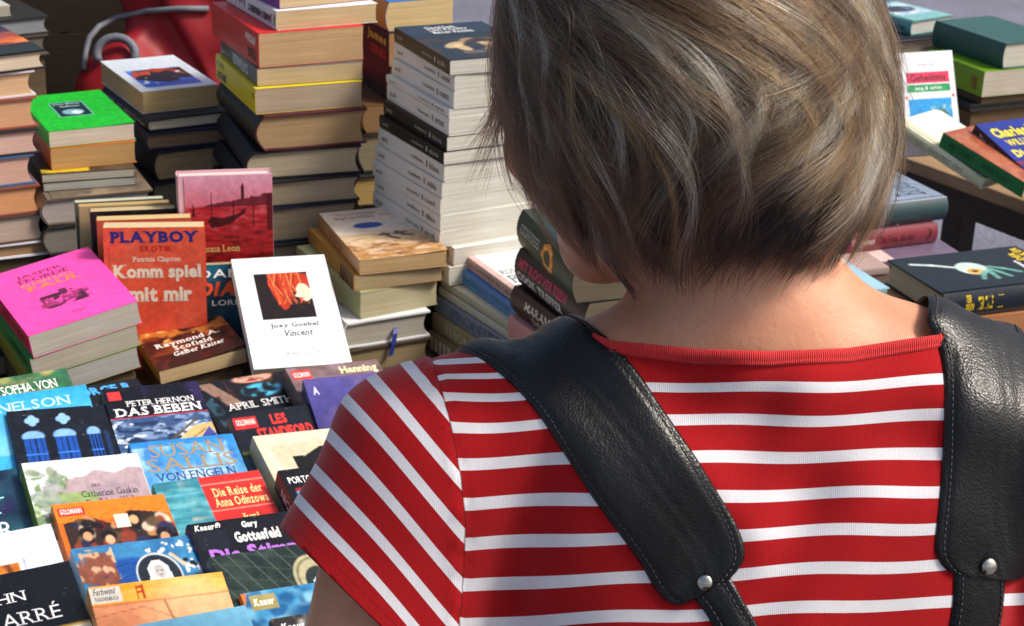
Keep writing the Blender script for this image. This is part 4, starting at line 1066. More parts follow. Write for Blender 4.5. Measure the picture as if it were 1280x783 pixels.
bk('P1', 'bright pink paperback with orange title lettering, top of the pink stack', 'pb', 'L', '#ff4fb0', '#c6c0b6', a_pink, [('JASPER',.24,.80,.68,.86,'#5a1840','s'),('FFORDE',.22,.73,.70,.79,'#5a1840','s'),('IN DEN FALL',.22,.67,.72,.72,'#ff9a30','s'),('FAUL',.24,.59,.76,.66,'#ff8a20','sb'),('Roman',.46,.12,.58,.145,'#a02a70','s')], spinec='#e81f4c', spine=[('FFORDE',.4,.9,.3,.7,'#a0102c','b')], group=G_P)
bk('P2', 'green-spined paperback with grey-white pages beneath the pink one', 'pb', 'L', '#1f8a3a', '#beb8a8', spine=[('ROMAN',.5,.9,.3,.7,'#0c4a1c','b')], group=G_P)
bk('P3', 'yellow-green spined paperback at the bottom of the pink stack', 'pb', 'L', '#8a8420', '#b9b8b4', group=G_P)
bk('O1', 'dark hardback with pinkish pages cropped by the left edge beside the pink stack', 'hc', 'L', '#2e2a28', '#b8a090', group='dark books at the left edge')
bk('O2', 'black-green hardback cropped by the left edge, under the pink-paged one', 'hc', 'L', '#1d2624', '#a8a090', group='dark books at the left edge')
bk('Sc', 'paperback with a fiery brown cover and curling corner in front of the orange book', 'pb', 'L', '#2a1616', '#cdb285', a_fire, [('Raymond A.',.12,.36,.86,.47,'#f4f0e8','bs'),('Scofield',.3,.28,.74,.36,'#f4f0e8','bs'),('Gelber Kaiser',.26,.18,.84,.26,'#f4f0e8','bsi')], spinec='#b88c30', curl=.006, group='single books in the middle')
bk('leon', 'upright hardback with a red harbour scene and boat on its cover', 'hc', 'L', '#d8a8b4', '#e6dcd8', a_venice, [('Donna Leon',.18,.50,.64,.545,'#e0c070','s')], bulge=.001, group='single books in the middle')
bk('dan', 'leaning teal book with orange letters behind the white novel', 'pb', 'L', '#0e4a66', '#b8a888', a_teal, [('DAN',.08,.86,.56,.95,'#e8e8f0','b'),('DIABLO',.06,.66,.98,.82,'#e0502a','Bi'),('LORD',.22,.56,.56,.62,'#d8e0e8','b')], group='single books in the middle')
bk('vincent', 'white novel with a framed picture of red hair, leaning among the stacks', 'pb', 'L', '#e9eff0', '#e0d8c0', a_vincent, [('Joey Goebel',.26,.335,.76,.385,'#20202a','bs'),('Vincent',.38,.265,.68,.32,'#101018','bsi'),('Roman · Diogenes',.36,.10,.72,.125,'#5a5a60','si')], group='single books in the middle')
bk('playboy', 'orange paperback with large blue title lettering, front of the upright row', 'pb', 'L', '#d84a34', '#d8c79c', a_playboy, [('PLAYBOY',.06,.895,.95,.975,'#1c2a7a','Bst'),('EROTIK',.36,.835,.68,.875,'#c0281c','B'),('Patricia Clapton',.28,.755,.76,.80,'#ecdcc8','bst'),('Komm spiel',.08,.625,.96,.745,'#ecdcc8','Bst'),('mit mir',.22,.485,.86,.59,'#ecdcc8','Bst')], group=G_S)
bk('s4', 'yellow-paged paperback standing directly behind the orange one', 'pb', 'L', '#c05a40', '#d8c088', group=G_S)
bk('s3', 'black-covered paperback with patterned spine, third in the upright row', 'pb', 'L', '#16161a', '#cdb88a', spinec='#8c8c90', spine=[('NRA',.1,.4,.3,.8,'#1a1a1a','B')], group=G_S)
bk('s2', 'thin tan paperback second from the back of the upright row', 'pb', 'L', '#b09a72', '#c9a86a', spinec='#c4a888', group=G_S)
bk('s1', 'thin greenish-white book at the back of the upright row', 'pb', 'L', '#56604c', '#c8ccb8', spinec='#b8c0a8', group=G_S)
R_ = dict(group=G_R)
bk('sophia', 'green-toned paperback with white lettering at the left edge of the rows', 'pb', 'L', '#3c5a3a', '#d8ceb0', a_sophia, [('ANNA SOPHIA VON',.0,.84,.86,.92,'#f4f4ee','st'),('WREDOW-BEHNER',.0,.75,.86,.82,'#f4f4ee','st')], **R_)
bk('george', 'black paperback with blue author letters, mostly hidden at the back of the rows', 'pb', 'L', '#101218', '#c8c4b8', None, [('GEORGE R.',.08,.90,.92,.975,'#4aa0e0','Bt'),('roman',.06,.76,.4,.81,'#e8e8e8','b')], **R_)
bk('nelson', 'bright sky-blue paperback with white title at the left edge', 'pb', 'L', '#3fb0e6', '#d8e0d8', a_nelson, [('NELSON',.12,.85,.82,.93,'#c8ecf8','s')], **R_)
bk('gothic', 'black paperback with blue-lit gothic windows and two quatrefoils', 'pb', 'L', '#12161f', '#c8c0a8', a_gothic, **R_)
bk('dark', 'dark blue paperback cropped at the left edge below the gothic windows', 'pb', 'L', '#101c30', '#b8b4a0', a_dark, [('MARY',.2,.68,.82,.80,'#b8ecf4','s'),('HER',.44,.50,.84,.62,'#e4f4f8','s')], **R_)
bk('whitepic', 'white paperback with a framed orange picture at the left edge', 'pb', 'L', '#e8eaf0', '#d8d4c8', a_whitepic, **R_)
bk('carre', 'black and cream paperback with white author letters, bottom left corner', 'pb', 'L', '#101218', '#d8ccb0', a_carre, [('JOHN',.22,.80,.62,.88,'#f4f4f4','s'),('LE CARRÉ',.02,.68,.82,.78,'#f4f4f4','s')], **R_)
bk('hernon', 'paperback with a ship bow in grey-blue waves and white serif title', 'pb', 'L', '#0e0e18', '#c8bc9c', a_hernon, [('PETER HERNON',.20,.82,.90,.87,'#f0f0f0','s'),('DAS BEBEN',.06,.735,.95,.81,'#f4f4f4','sb')], **R_)
bk('sallis', 'blue cloud-covered paperback with large bronze lettering', 'pb', 'L', '#3a8acc', '#d8d4c0', a_sallis, [('SUSAN',.16,.86,.88,.965,'#a08a66','s'),('SALLIS',.10,.745,.94,.85,'#a08a66','s'),('VON ENGELN',.14,.665,.90,.73,'#20306a','s'),('BERÜHRT',.24,.585,.84,.65,'#20306a','s')], **R_)
bk('gaskin', 'paperback with a pale sky, mauve hills and green shrubs', 'pb', 'L', '#7aa03c', '#d8dcc8', a_gaskin, [('dtv',.52,.765,.60,.795,'#2a2a2e','s'),('Catherine Gaskin',.42,.69,.90,.74,'#2a2a30','s'),('Das Tal der Wolken',.44,.61,.92,.67,'#6a3a5a','s')], **R_)
bk('people', 'orange paperback with a painted crowd in hats and bonnets', 'pb', 'L', '#d06a24', '#d8c8a0', a_people, [('GOLDMANN',.05,.915,.24,.955,'#fff0e8','b')], **R_)
bk('nun', 'blue paperback with an oval portrait of a nun in a white veil', 'pb', 'L', '#5a86a8', '#d8d0b8', a_nun, **R_)
bk('bridge', 'orange paperback with a red suspension bridge tower at the bottom of the rows', 'pb', 'L', '#e8a060', '#e0d8b8', a_bridge, [('Farbwind',.03,.94,.19,.98,'#2a2a2a','i'),('TASCHENBUCH',.03,.90,.20,.925,'#3a3a3a','')], **R_)
bk('blue', 'plain light blue book cut off by the bottom edge', 'pb', 'L', '#6ab0d4', '#d8d8d0', a_blue, **R_)
bk('april', 'black thriller with a woman\'s face tinted blue and copper', 'pb', 'L', '#15141a', '#c0b8a0', a_april, [('APRIL SMITH',.20,.70,.92,.765,'#e4e4e4','s')], **R_)
bk('standi', 'black paperback with condensed red author letters and red publisher tab', 'pb', 'L', '#171b24', '#c8c0a8', a_standi, [('GOLDMANN',.05,.885,.24,.935,'#fff0e8','b'),('LES',.40,.865,.56,.955,'#e23a34','Bt'),('STANDIFORD',.22,.745,.78,.845,'#e23a34','Bt')], **R_)
bk('ivory', 'ivory-framed paperback with a dark photograph beneath the red-lettered one', 'pb', 'L', '#1c1a18', '#d8cca8', a_ivory, spinec='#b8a888', **R_)
bk('porto', 'black and blue paperback with small white capital lettering beside the sleeve', 'pb', 'L', '#141216', '#c8c0a8', a_porto, [('PORTOBELLO',.05,.88,.46,.935,'#f0f0f0','b')], spinec='#3c1c24', spine=[('NICHOLAS',.1,.5,.3,.7,'#d8d0d0','b')], **R_)
bk('reise', 'thin teal paperback with a red title block and yellow lettering', 'pb', 'L', '#3a8a98', '#d8d8c8', a_reise, [('Die Reise der',.49,.83,.95,.90,'#f4d890','sb'),('Anna Odinzowa',.47,.75,.97,.82,'#f4d890','sb'),('Juri',.66,.61,.82,.68,'#f4d890','sb'),('Rytchëu',.58,.52,.86,.59,'#f4d890','sb')], **R_)
bk('knaur', 'black paperback with bold lilac title letters', 'pb', 'L', '#12131a', '#c8c4b0', a_knaur, [('Knaur®',.05,.94,.28,.985,'#f0f0f0','Bi'),('Gary',.46,.91,.60,.97,'#f0f0f0','Bt'),('Gottesfeld',.36,.82,.76,.90,'#f0f0f0','Bt'),('Die Stimme',.10,.695,1.0,.80,'#b070d0','Bt'),('aus dem',.24,.58,.80,.67,'#b070d0','Bt')], spinec='#1c2466', **R_)
bk('laby', 'dark green maze-patterned paperback with a round pale arch', 'pb', 'L', '#1c2624', '#c0c0b0', a_laby, **R_)
bk('kblue', 'paperback with blue brushed feathers and a gold publisher tab', 'pb', 'L', '#3f90c0', '#d8ccb0', a_kblue, [('Knaur',.08,.90,.26,.95,'#f8f8e8','Bi')], spinec='#d87838', **R_)
bk('kgrey', 'dark speckled paperback with white publisher letters at the bottom edge', 'pb', 'L', '#34302c', '#c0b8a0', a_kgrey, [('Knaur',.06,.90,.26,.96,'#f4f4f4','Bi')], **R_)
bk('henning', 'mauve-brown paperback with cream author letters and a red tab', 'pb', 'L', '#6a5450', '#c8b48c', a_henning, [('GOLDMANN',.05,.90,.22,.95,'#fff0e8','b'),('Henning',.55,.875,.95,.965,'#e8d8b0','Bt'),('Mankell',.58,.79,.94,.86,'#e8d8b0','Bt')], **R_)
bk('purple', 'purple-blue paperback touching the striped sleeve, over the mauve one', 'pb', 'L', '#3a3474', '#c8b48c', a_purple, [('A',.06,.86,.12,.93,'#c8c8e8','B')], **R_)
bk('I1', 'thin book with pink spine and white cover carrying grey capitals', 'pb', 'F', '#d8c0b8', '#d8d8d0', a_pilcher, [('ROSAMUNDE',.10,.56,.62,.64,'#4a4a50','s'),('PILCHER',.10,.40,.72,.53,'#3a4a48','s')], [('ROSAMUNDE PILCHER',.08,.7,.3,.7,'#7a4a48','')], spinec='#caa79c', group=G_I)
bk('I2', 'blue-spined paperback beneath the thin pink-spined book', 'pb', 'F', '#4a80c0', '#c8c4b0', None, (), [('RICHARD STEVEN',.12,.75,.3,.68,'#3a6a90','b')], spinec='#5488c4', group=G_I)
bk('I3', 'thin cream book directly under the blue spine', 'pb', 'F', '#c9c3a8', '#c8c4b0', spinec='#bcb89c', group=G_I)
bk('I4', 'thin white-green book beneath the thin cream one', 'pb', 'F', '#a8b0a0', '#c8c4b0', spinec='#c4c4b4', group=G_I)
bk('I5', 'grey-blue spined book with large faint capitals', 'pb', 'F', '#7a8496', '#c8c4b0', None, (), [('FRONTIER',.2,.85,.2,.8,'#586478','st')], spinec='#808a9c', group=G_I)
bk('I6', 'tan-spined book with pale capitals below the grey-blue one', 'pb', 'F', '#a2926e', '#c8c4b0', None, (), [('THOMPSON',.15,.8,.25,.75,'#d8cfb0','s')], spinec='#a2926e', group=G_I)
bk('I7', 'striped tan and brown spine at the bottom of the left-turned books', 'pb', 'F', '#7a6c50', '#c8c4b0', None, (), [('IIIII',.05,.3,.1,.9,'#d8cfb0','B')], spinec='#8c7c5c', group=G_I)
bk('J1', 'thick dark green novel with a fiery ring on its cover', 'pb', 'F', '#14322a', '#6e6450', a_ring, (), [('COLIN FORBES',.08,.42,.5,.75,'#c8d0c0','st'),('O',.46,.68,.12,.88,'#f08a20','B'),('O',.475,.665,.18,.82,'#ffd060','')], spinec='#143a2c', bulge=.006, group=G_J)
bk('J2', 'thick black novel with pink and white spine capitals', 'pb', 'F', '#161416', '#6e6450', a_plaid, (), [('MIT ROOVERTEEN',.06,.75,.56,.82,'#d02a60','Bt'),('COOK TREFFER',.04,.70,.2,.46,'#e0dcd4','Bt')], spinec='#181414', bulge=.006, group=G_J)
bk('J3', 'dark brown novel with white spine lettering under the black one', 'pb', 'F', '#2c1814', '#6e6450', None, (), [('MARANNAS',.2,.7,.5,.8,'#e0d0c0','bt'),('DER TUR',.3,.7,.15,.4,'#d0b8a8','b')], spinec='#341c16', bulge=.005, group=G_J)
bk('J4', 'pink-spined book lowest beneath the thick dark novels', 'pb', 'F', '#cf8f8c', '#b8ac88', None, (), [('S',.35,.45,.2,.8,'#6a2a34','s')], spinec='#cf8f8c', group=G_J)
bk('K1', 'grey-blue hardback with a dark teal banded spine right of the hair', 'hc', 'F', '#8592a4', '#d8d4c8', a_brief, [('Brief',.16,.10,.60,.36,'#4c5870','s')], [('|',.30,.312,.0,1,'#a8b4b4','b'),('|',.58,.592,.0,1,'#a8b4b4','b')], spinec='#2c4448', bulge=.006, group=G_K)
bk('K2', 'red-spined hardback with black lettering under the grey-blue one', 'hc', 'F', '#7c4650', '#d8d4c8', None, (), [('Die Frau, die der',.46,.78,.3,.7,'#3a1014','s'),('Vergessen',.20,.42,.3,.7,'#e0c8c4','sb'),('p',.90,.94,.2,.8,'#3a1014','Bs')], spinec='#7e2c36', group=G_K)
bk('K3', 'flat purple-grey book with a pale pink corner under the red spine', 'pb', 'F', '#5c4c62', '#c8c4b0', a_k3, group=G_K)
bk('K4', 'pinkish-white book with a brown edge below the purple-grey one', 'pb', 'F', '#a8928c', '#7c6c58', group=G_K)
bk('K5', 'pale sea-green book just right of the bare shoulder', 'pb', 'F', '#8fb0b4', '#a8b8b4', group=G_K)
bk('K6', 'light blue book with dark letters next to the black eye book', 'pb', 'F', '#9cc4d4', '#b8b8a8', None, [('PFI',.2,.3,.8,.6,'#2a3a6a','s')], group=G_K)
bk('L1', 'black book with a green hand and yellow eye on its cover', 'hc', 'F', '#141a20', '#cfc2a2', a_hand, [('Stephenson',.12,.16,.62,.22,'#e8e8e8','Bs'),('Pinkola',.10,.10,.50,.15,'#e8e8e8','Bs'),('DER',.60,.10,.84,.16,'#e0c020','Bs'),('TAKER',.56,.03,.96,.09,'#e0c020','Bs')], [('TER',.16,.2,.62,.9,'#e8c820','B'),('BREN',.16,.22,.30,.58,'#e8c820','B'),('TER TALE',.25,.36,.3,.8,'#e8c820','B'),('III',.40,.44,.3,.8,'#e8c820','B')], spinec='#121c2c', board=1, group='books at the right edge of the near table')
bk('L2', 'orange-brown book under the black one with the eye', 'pb', 'F', '#a8714c', '#c8b890', group='books at the right edge of the near table')
bk('M1', 'teal book with a pale blue picture on top of the far table pile', 'hc', 'L', '#5f9a98', '#cfd0cc', a_teal2, [], [('Grosse alte Geschichten',.1,.9,.3,.7,'#2a5a58','b')], board=1, group=G_M)
bk('M2', 'thin black book under the teal one on the far table', 'hc', 'L', '#1a1e2a', '#b8b8c8', group=G_M)
bk('M3', 'thin brown book lowest under the teal one on the far table', 'pb', 'L', '#4a3c30', '#8a8270', group=G_M)
bk('M4', 'white book with red and green title bars leaning upright on the far table', 'pb', 'L', '#dfe3e8', '#c8c4b8', a_geh, [('von jetzt an',.36,.86,.66,.885,'#5a5a5a',''),('Geheimnis',.24,.715,.84,.785,'#5a1020','b'),('jung & schön',.30,.62,.76,.665,'#e8f4e8','b')], group=G_M)
bk('M5', 'thick dark green hardback at the top right of the far table', 'hc', 'L', '#2c5650', '#cfcfc8', group=G_M, board=1)
bk('M6', 'lime green thick paperback under the dark green hardback', 'pb', 'L', '#6a9a1c', '#c4c0b4', None, (), [('rm',.8,.9,.2,.7,'#7a4a1c','B')], group=G_M)
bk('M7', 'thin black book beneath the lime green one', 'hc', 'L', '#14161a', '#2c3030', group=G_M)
bk('M9', 'cream hardback with blue and red bands at the spine end, tilted over the table edge', 'hc', 'F', '#d9d9c8', '#a8a498', a_cream, [('DR. P. GUERRIN',.22,.5,.8,.56,'#a8a89c','s')], [('DIE MARIE MORIN',.06,.36,.3,.7,'#8a8a68','s'),('JEAN EFRET VENT',.40,.78,.3,.7,'#6a6a58','s'),('|',.90,.93,.0,1,'#2a4a9c','B'),('|',.94,.96,.0,1,'#c83a48','B')], spinec='#cfcfa8', board=1, group=G_M)
bk('M10', 'green-spined book with an orange cover lying across the cream one', 'pb', 'F', '#1f7a3c', '#c8b07c', a_orange, (), [('VIER ZU SIEBT',.1,.4,.3,.7,'#0c4a20','b'),('ANNA TAGE',.5,.8,.3,.7,'#0c4a20','b')], spinec='#1f7a3c', group=G_M)
bk('M11', 'blue book with yellow title letters overlapping the green spine', 'pb', 'F', '#20308c', '#c8b890', a_charles, [('Charles R.',.12,.74,1.0,.90,'#e8d824','Bs'),('WILLIAM',.18,.60,.8,.70,'#e8d824','bs'),('Die',.1,.42,.4,.54,'#e8d824','Bs')], [('Tintenblut ROMAN',.1,.6,.2,.7,'#d8d8d8','b'),('XTRA',.7,.95,.2,.8,'#e8c820','B')], spinec='#2a2430', group=G_M)

# ------------------------------------------------------------------ the woman seen from behind
f32 = np.float32
HC = np.array(Bp(798, 60, 1.115))
_F = Vector((-.60, .72, -.34)).normalized(); _U = (Vector((0, 0, 1)) - _F * _F.z).normalized(); _R = _F.cross(_U)
HR = np.array([tuple(_R), tuple(_F), tuple(_U)])       # rows: right, forward, up of the head
def hp(r, f_, u): return tuple(HC + r * HR[0] + f_ * HR[1] + u * HR[2])

C7 = np.array(Bp(955, 425, 1.13))
hipc = C7 + np.array([.0, .045, -.47])
hw = cam2world(hipc)
def legpts(sx):
    a = hw + np.array([sx * .085, .0, .0]); return [world2cam(a), world2cam([a[0] + sx * .01, a[1] + .03, .46]), world2cam([a[0] + sx * .02, a[1] - .01, .09])]
wristL, wristR = world2cam([-.02, 1.34, .985]), world2cam([.32, 1.36, .985])
elbL, elbR = np.array(Bp(425, 930, 1.17)), np.array(Bp(1480, 900, 1.17))
shL = np.array(Bp(522, 580, 1.15))
def mirror(q): dx = 2 * (float(C7[0]) - q[0]); return np.array([q[0] + dx, q[1], q[2] - .02 * dx])
shR, elbR = mirror(shL), mirror(elbL)

def hand_parts(w, side):
    """palm and five bent fingers in camera space, resting on the books"""
    ww = cam2world(w); out = []
    a = math.radians(8 * side)
    fd = np.array([math.sin(a) * -1, math.cos(a), -.25]); fd /= np.linalg.norm(fd)
    rt = np.cross(fd, [0, 0, 1]); rt /= np.linalg.norm(rt)
    pc = ww + fd * .085
    out.append((ww, pc, .024, .026)); 
    for k, (o_, L_) in enumerate(((-.030, .058), (-.010, .070), (.010, .074), (.030, .064))):
        o_ = o_ * side * -1
        k0 = pc + rt * o_ - fd * .01; k1 = k0 + fd * L_ * .5 + np.array([0, 0, -.004]); k2 = k1 + fd * L_ * .32 + np.array([0, 0, -.014]); k3 = k2 + fd * L_ * .2 + np.array([0, 0, -.016])
        out += [(ww + rt * o_ * .5, k0, .012, .0095), (k0, k1, .0092, .0085), (k1, k2, .0085, .0078), (k2, k3, .0078, .0068)]
    t0 = ww + fd * .03 + rt * -.026 * side; t1 = t0 + fd * .035 - rt * .026 * side + np.array([0, 0, -.008]); t2 = t1 + fd * .028 - rt * .008 * side + np.array([0, 0, -.008])
    out += [(t0, t1, .013, .011), (t1, t2, .0105, .009)]
    return [(world2cam(a_), world2cam(b_), r0, r1) for a_, b_, r0, r1 in out]
HANDS = hand_parts(wristL, 1) + hand_parts(wristR, -1)

def f_trunk(p):
    d = s_ell(p, Bp(955, 715, 1.185), (.178, .103, .168))
    d = smin(d, smin(s_cap(p, Bp(578, 592, 1.15), Bp(745, 526, 1.15), .050, .051), s_cap(p, Bp(745, 526, 1.15), Bp(1290, 537, 1.15), .051, .053), .01), .035)
    d = smin(d, s_ell(p, Bp(800, 600, 1.135), (.085, .058, .105)), .03)
    d = smin(d, s_ell(p, Bp(1120, 590, 1.135), (.085, .058, .105)), .03)
    d = smin(d, s_cap(p, Bp(925, 400, 1.13), Bp(730, 542, 1.15), .038, .045), .035)
    d = smin(d, s_cap(p, Bp(950, 385, 1.13), Bp(1225, 562, 1.15), .043, .046), .03)
    d = smin(d, s_ell(p, Bp(955, 960, 1.18), (.142, .098, .20)), .06)
    d = smin(d, s_ell(p, tuple(hipc), (.172, .125, .15)), .08)
    for sx in (-1, 1):   # chest at the front
        d = smin(d, s_ell(p, tuple(C7 + np.array([sx * .08, .155, -.20])), (.075, .06, .075)), .04)
    return d
def f_trunkn(p):
    return smin(f_trunk(p), s_cap(p, Bp(885, 170, 1.135), Bp(945, 450, 1.145), .052, .060), .04)
def f_head(p):
    q = ((p - HC.astype(f32)) @ HR.T.astype(f32))
    d = s_ell(q, (0, 0, .0), (.074, .092, .092))
    d = smin(d, s_ell(q, (0, .038, -.045), (.060, .058, .072)), .03)
    d = smin(d, s_cap(q, (-.040, .018, -.078), (0, .078, -.104), .024, .019), .022)
    d = smin(d, s_cap(q, (.040, .018, -.078), (0, .078, -.104), .024, .019), .022)
    d = smin(d, s_cap(q, (0, .094, -.012), (0, .114, -.044), .007, .0105), .010)     # nose
    d = smin(d, s_ell(q, (0, .098, -.068), (.024, .008, .0045)), .005)               # upper lip
    d = smin(d, s_ell(q, (0, .096, -.077), (.021, .008, .005)), .005)                # lower lip
    for sx in (-1, 1):
        d = smin(d, s_ell(q, (sx * .027, .080, .008), (.018, .010, .006)), .012)     # brow
        d = np.maximum(d, -s_ell(q, (sx * .031, .098, -.012), (.015, .008, .009)))   # eye socket
        d = smin(d, s_ell(q, (sx * .040, .072, -.045), (.022, .016, .018)), .02)     # cheek
        d = smin(d, s_ell(q, (sx * .076, -.006, -.022), (.008, .017, .030)), .004)   # ear
    return d
def f_arms(p):
    d = s_cap(p, shL, elbL, .050, .038)
    d = smin(d, s_ell(p, tuple(shL), (.055, .055, .06)), .03)
    d = smin(d, s_cap(p, elbL, wristL, .038, .024), .015)
    e = s_cap(p, shR, elbR, .050, .038)
    e = smin(e, s_ell(p, tuple(shR), (.055, .055, .06)), .03)
    e = smin(e, s_cap(p, elbR, wristR, .038, .024), .015)
    h_ = None
    for a, b, r0, r1 in HANDS:
        c = s_cap(p, a, b, r0, r1)
        h_ = c if h_ is None else smin(h_, c, .004)
    return np.minimum(smin(d, h_, .01), smin(e, h_, .01))
def f_legs(p, g=0.0):
    d = None
    for sx in (-1, 1):
        a, b, c = legpts(sx)
        q = smin(s_cap(p, a, b, .085 + g, .058 + g), s_cap(p, b, c, .058 + g, .040 + g), .02)
        d = q if d is None else smin(d, q, .02)
    return d
def f_body(p):
    d = f_trunkn(p)
    d = smin(d, f_head(p), .018)
    d = smin(d, f_arms(p), .03)
    d = smin(d, f_legs(p), .04)
    return d
lo = np.minimum(C7 + np.array([-.52, -.35, -1.35]), 0 * C7 + 99); hi = C7 + np.array([.50, .72, .38])
V, F = isosurf(f_body, lo, hi, .0055)
Vw = cam2world(V); k = Vw[:, 2] > -.5
def mat_skin():
    m, nt, b = newmat('skin'); h = NT(nt); oc = obj_tex(h)
    n1 = h.noise(oc, 14, 4, 0.6); n2 = h.noise(oc, 260, 3, 0.7); n3 = h.noise(oc, 60, 2)
    c = h.ramp(n1, [(0.3, lin('#c08262')), (0.7, lin('#d8a080'))])
    c = h.mix(h.ramp(n2, [(0.55, 0.0), (0.75, 0.30)]), c, tuple(lin('#a8644a')))
    c = h.mix(h.ramp(n3, [(0.68, 0.0), (0.78, 0.3)]), c, tuple(lin('#b8705a')))
    h.l(c, b.inputs['Base Color'])
    b.inputs['Subsurface Weight'].default_value = 0.12
    b.inputs['Subsurface Radius'].default_value = (0.012, 0.005, 0.003)
    b.inputs['Subsurface Scale'].default_value = 1.0
    b.inputs['Roughness'].default_value = 0.48; b.inputs['Specular IOR Level'].default_value = 0.4
    h.bump(n2, 0.35, 0.0010, b)
    return m
M_SKIN = mat_skin()
foot = Vector((float(hw[0]), float(hw[1]), 0))
person = empty('person', foot); tag(person, 'woman seen from behind in a red and white striped t-shirt, bowed over the books', 'person')
fo = np.array(foot)
mesh_obj('body', Vw - fo, F, M_SKIN, person, True)

# jeans and shoes (below the frame)
M_JEAN = mat_simple('blue_denim', '#2c3c5c', 0.8, 0.2, 0, 400, 0.2, 0.5, 0.0006)
def f_jean(p):
    d = smin(s_ell(p, tuple(hipc), (.178, .131, .156)), f_legs(p, .012), .05) - .003
    return np.maximum(d, p[:, 2] - float(hipc[2] + .10))
V, F = isosurf(f_jean, hipc + np.array([-.3, -.45, -.95]), hipc + np.array([.3, .55, .2]), .010)
mesh_obj('jeans', cam2world(V) - fo, F, M_JEAN, person, True)
M_SHOE = mat_simple('black_shoe', '#1a1a1c', 0.5, 0.4)
for sx in (-1, 1):
    a = cam2world(legpts(sx)[2])
    def f_shoe(p):
        d = s_cap(p, (a[0], a[1] - .03, .045), (a[0] + sx * .02, a[1] + .16, .035), .04, .034)
        d = smin(d, s_cap(p, (a[0], a[1], .05), (a[0], a[1], .10), .045, .048), .02)
        return np.maximum(d, .002 - p[:, 2])
    V, F = isosurf(f_shoe, (a[0] - .12, a[1] - .12, -.02), (a[0] + .12, a[1] + .26, .17), .006)
    mesh_obj('shoe', V - fo, F, M_SHOE, person, True)

# striped t-shirt
SEAM = np.array([(430, 536), (450, 540), (490, 553), (545, 567), (600, 577), (650, 582), (720, 580), (783, 575), (900, 560)], float)
MID = 956.0
def px_of(P): return 640 + FPX * P[:, 0] / P[:, 1], 391.5 - FPX * P[:, 2] / P[:, 1]
def fold(p):
    x, y, z = p[:, 0], p[:, 1], p[:, 2]
    a =   .0036 * np.sin(30 * x + 46 * z + 2 * np.sin(19 * z)) * np.sin(26 * z - 12 * x + 1) + .0024 * np.exp(-((z + .13 - .6 * np.abs(x - .15)) / .03) ** 2) * np.sin(70 * x + 40 * z)
    b = .0012 * np.sin(75 * x - 48 * z + 1.5 * np.sin(40 * x))
    return a + b
def f_shirt(p):
    d = f_trunkn(p)
    mx = 2 * float(C7[0]) - p[:, 0]
    for q in (p, np.stack([mx, p[:, 1], p[:, 2] - (mx - p[:, 0]) * .02], 1)):
        d = smin(d, s_ell(q, Bp(548, 574, 1.15), (.052, .062, .056)), .035)
        d = smin(d, s_cap(q, Bp(538, 580, 1.15), Bp(436, 735, 1.15), .056, .054), .04)
        d = smin(d, s_cap(q, Bp(560, 620, 1.16), Bp(505, 790, 1.165), .050, .058), .03)
    return d - .0055 + fold(p)
sl, sh = C7 + np.array([-.42, -.20, -.62]), C7 + np.array([.42, .30, .12])
V, F = isosurf(f_shirt, sl, sh, .0055)
NECK = np.array([(700, 360), (728, 400), (742, 419), (765, 428), (870, 439), (960, 442), (1060, 438), (1172, 421), (1195, 398), (1215, 370)], float)
YR = 1.155
def neck_line(px, Y):
    base = np.interp(px, NECK[:, 0], NECK[:, 1])
    fr = Y; c = np.clip(1 - ((px - 957) / 225) ** 2, 0, 1)
    return base + fr * 190 * np.sqrt(c)
px, py = px_of(V)
g = (py - neck_line(px, np.clip(grad(f_shirt, V)[:, 1] * 2 - .1, 0, 1))) / FPX
V, F = clip_mesh(V, F, g)
for mir in (False, True):
    px, py = px_of(V)
    if mir: py = py + (px - MID) * .045; px = 2 * MID - px
    g = ((665 + .983 * (px - 355)) - py) / FPX
    g = np.where(px > np.interp(py, SEAM[:, 0], SEAM[:, 1]) - 2, .05, g)
    V, F = clip_mesh(V, F, g)
V, F = clip_mesh(V, F, V[:, 2] - float(hipc[2] - .06))
px, py = px_of(V)
LL = np.array([420, 447, 465, 491, 529.6, 576, 628, 679, 731, 779, 829, 879] + [879 + 50 * k for k in range(1, 20)], float)
RL = np.array([380, 410, 437, 479.6, 521.8, 569, 616, 662.6, 710, 757.5, 805, 852] + [852 + 47.5 * k for k in range(1, 20)], float)
t_ = (px - 620) / 460
n_l = len(LL); ks = np.arange(n_l, dtype=float) - 2
st = np.zeros(len(V))
for i in range(len(V)):
    st[i] = np.interp(py[i] + 1.2 * math.sin(px[i] * .02) + 4.0 * math.exp(-((py[i] - 500) / 90) ** 2) * math.sin(px[i] * .016 + 1.0) + 1.5 * math.sin(px[i] * .031 + py[i] * .02), LL + (RL - LL) * t_[i], ks)
st = np.where((px > 650) & (py < 640) & (st < .62), .5, st)
pm = np.where(px > MID, 2 * MID - px, px); pym = np.where(px > MID, py + (px - MID) * .045, py)
sx_ = np.interp(pym, SEAM[:, 0], SEAM[:, 1])
QL = np.array([380, 446, 514, 577, 642, 706, 764, 826, 890], float)
st2 = np.interp(pym - 1.12 * (pm - 500) + 3 * np.sin(pm * .03), QL, np.arange(len(QL), dtype=float))
hemd = ((665 + .983 * (pm - 355)) - pym)
M_SHIRT, nt, b = newmat('striped_jersey'); h = NT(nt); oc = obj_tex(h)
def attrf(n):
    a = h.n('Attribute'); a.attribute_name = n; return a.outputs['Fac']
def stripe(s):
    fr = h.math('SUBTRACT', h.math('FRACT', h.math('ADD', s, 0.5)), 0.5)
    d_ = h.math('SUBTRACT', 0.158, h.math('ABSOLUTE', fr))
    return h.math('MULTIPLY_ADD', d_, 60, True)
sa, sb_ = stripe(attrf('torso_stripe')), None
nt.nodes[-1].inputs[2].default_value = 0.5
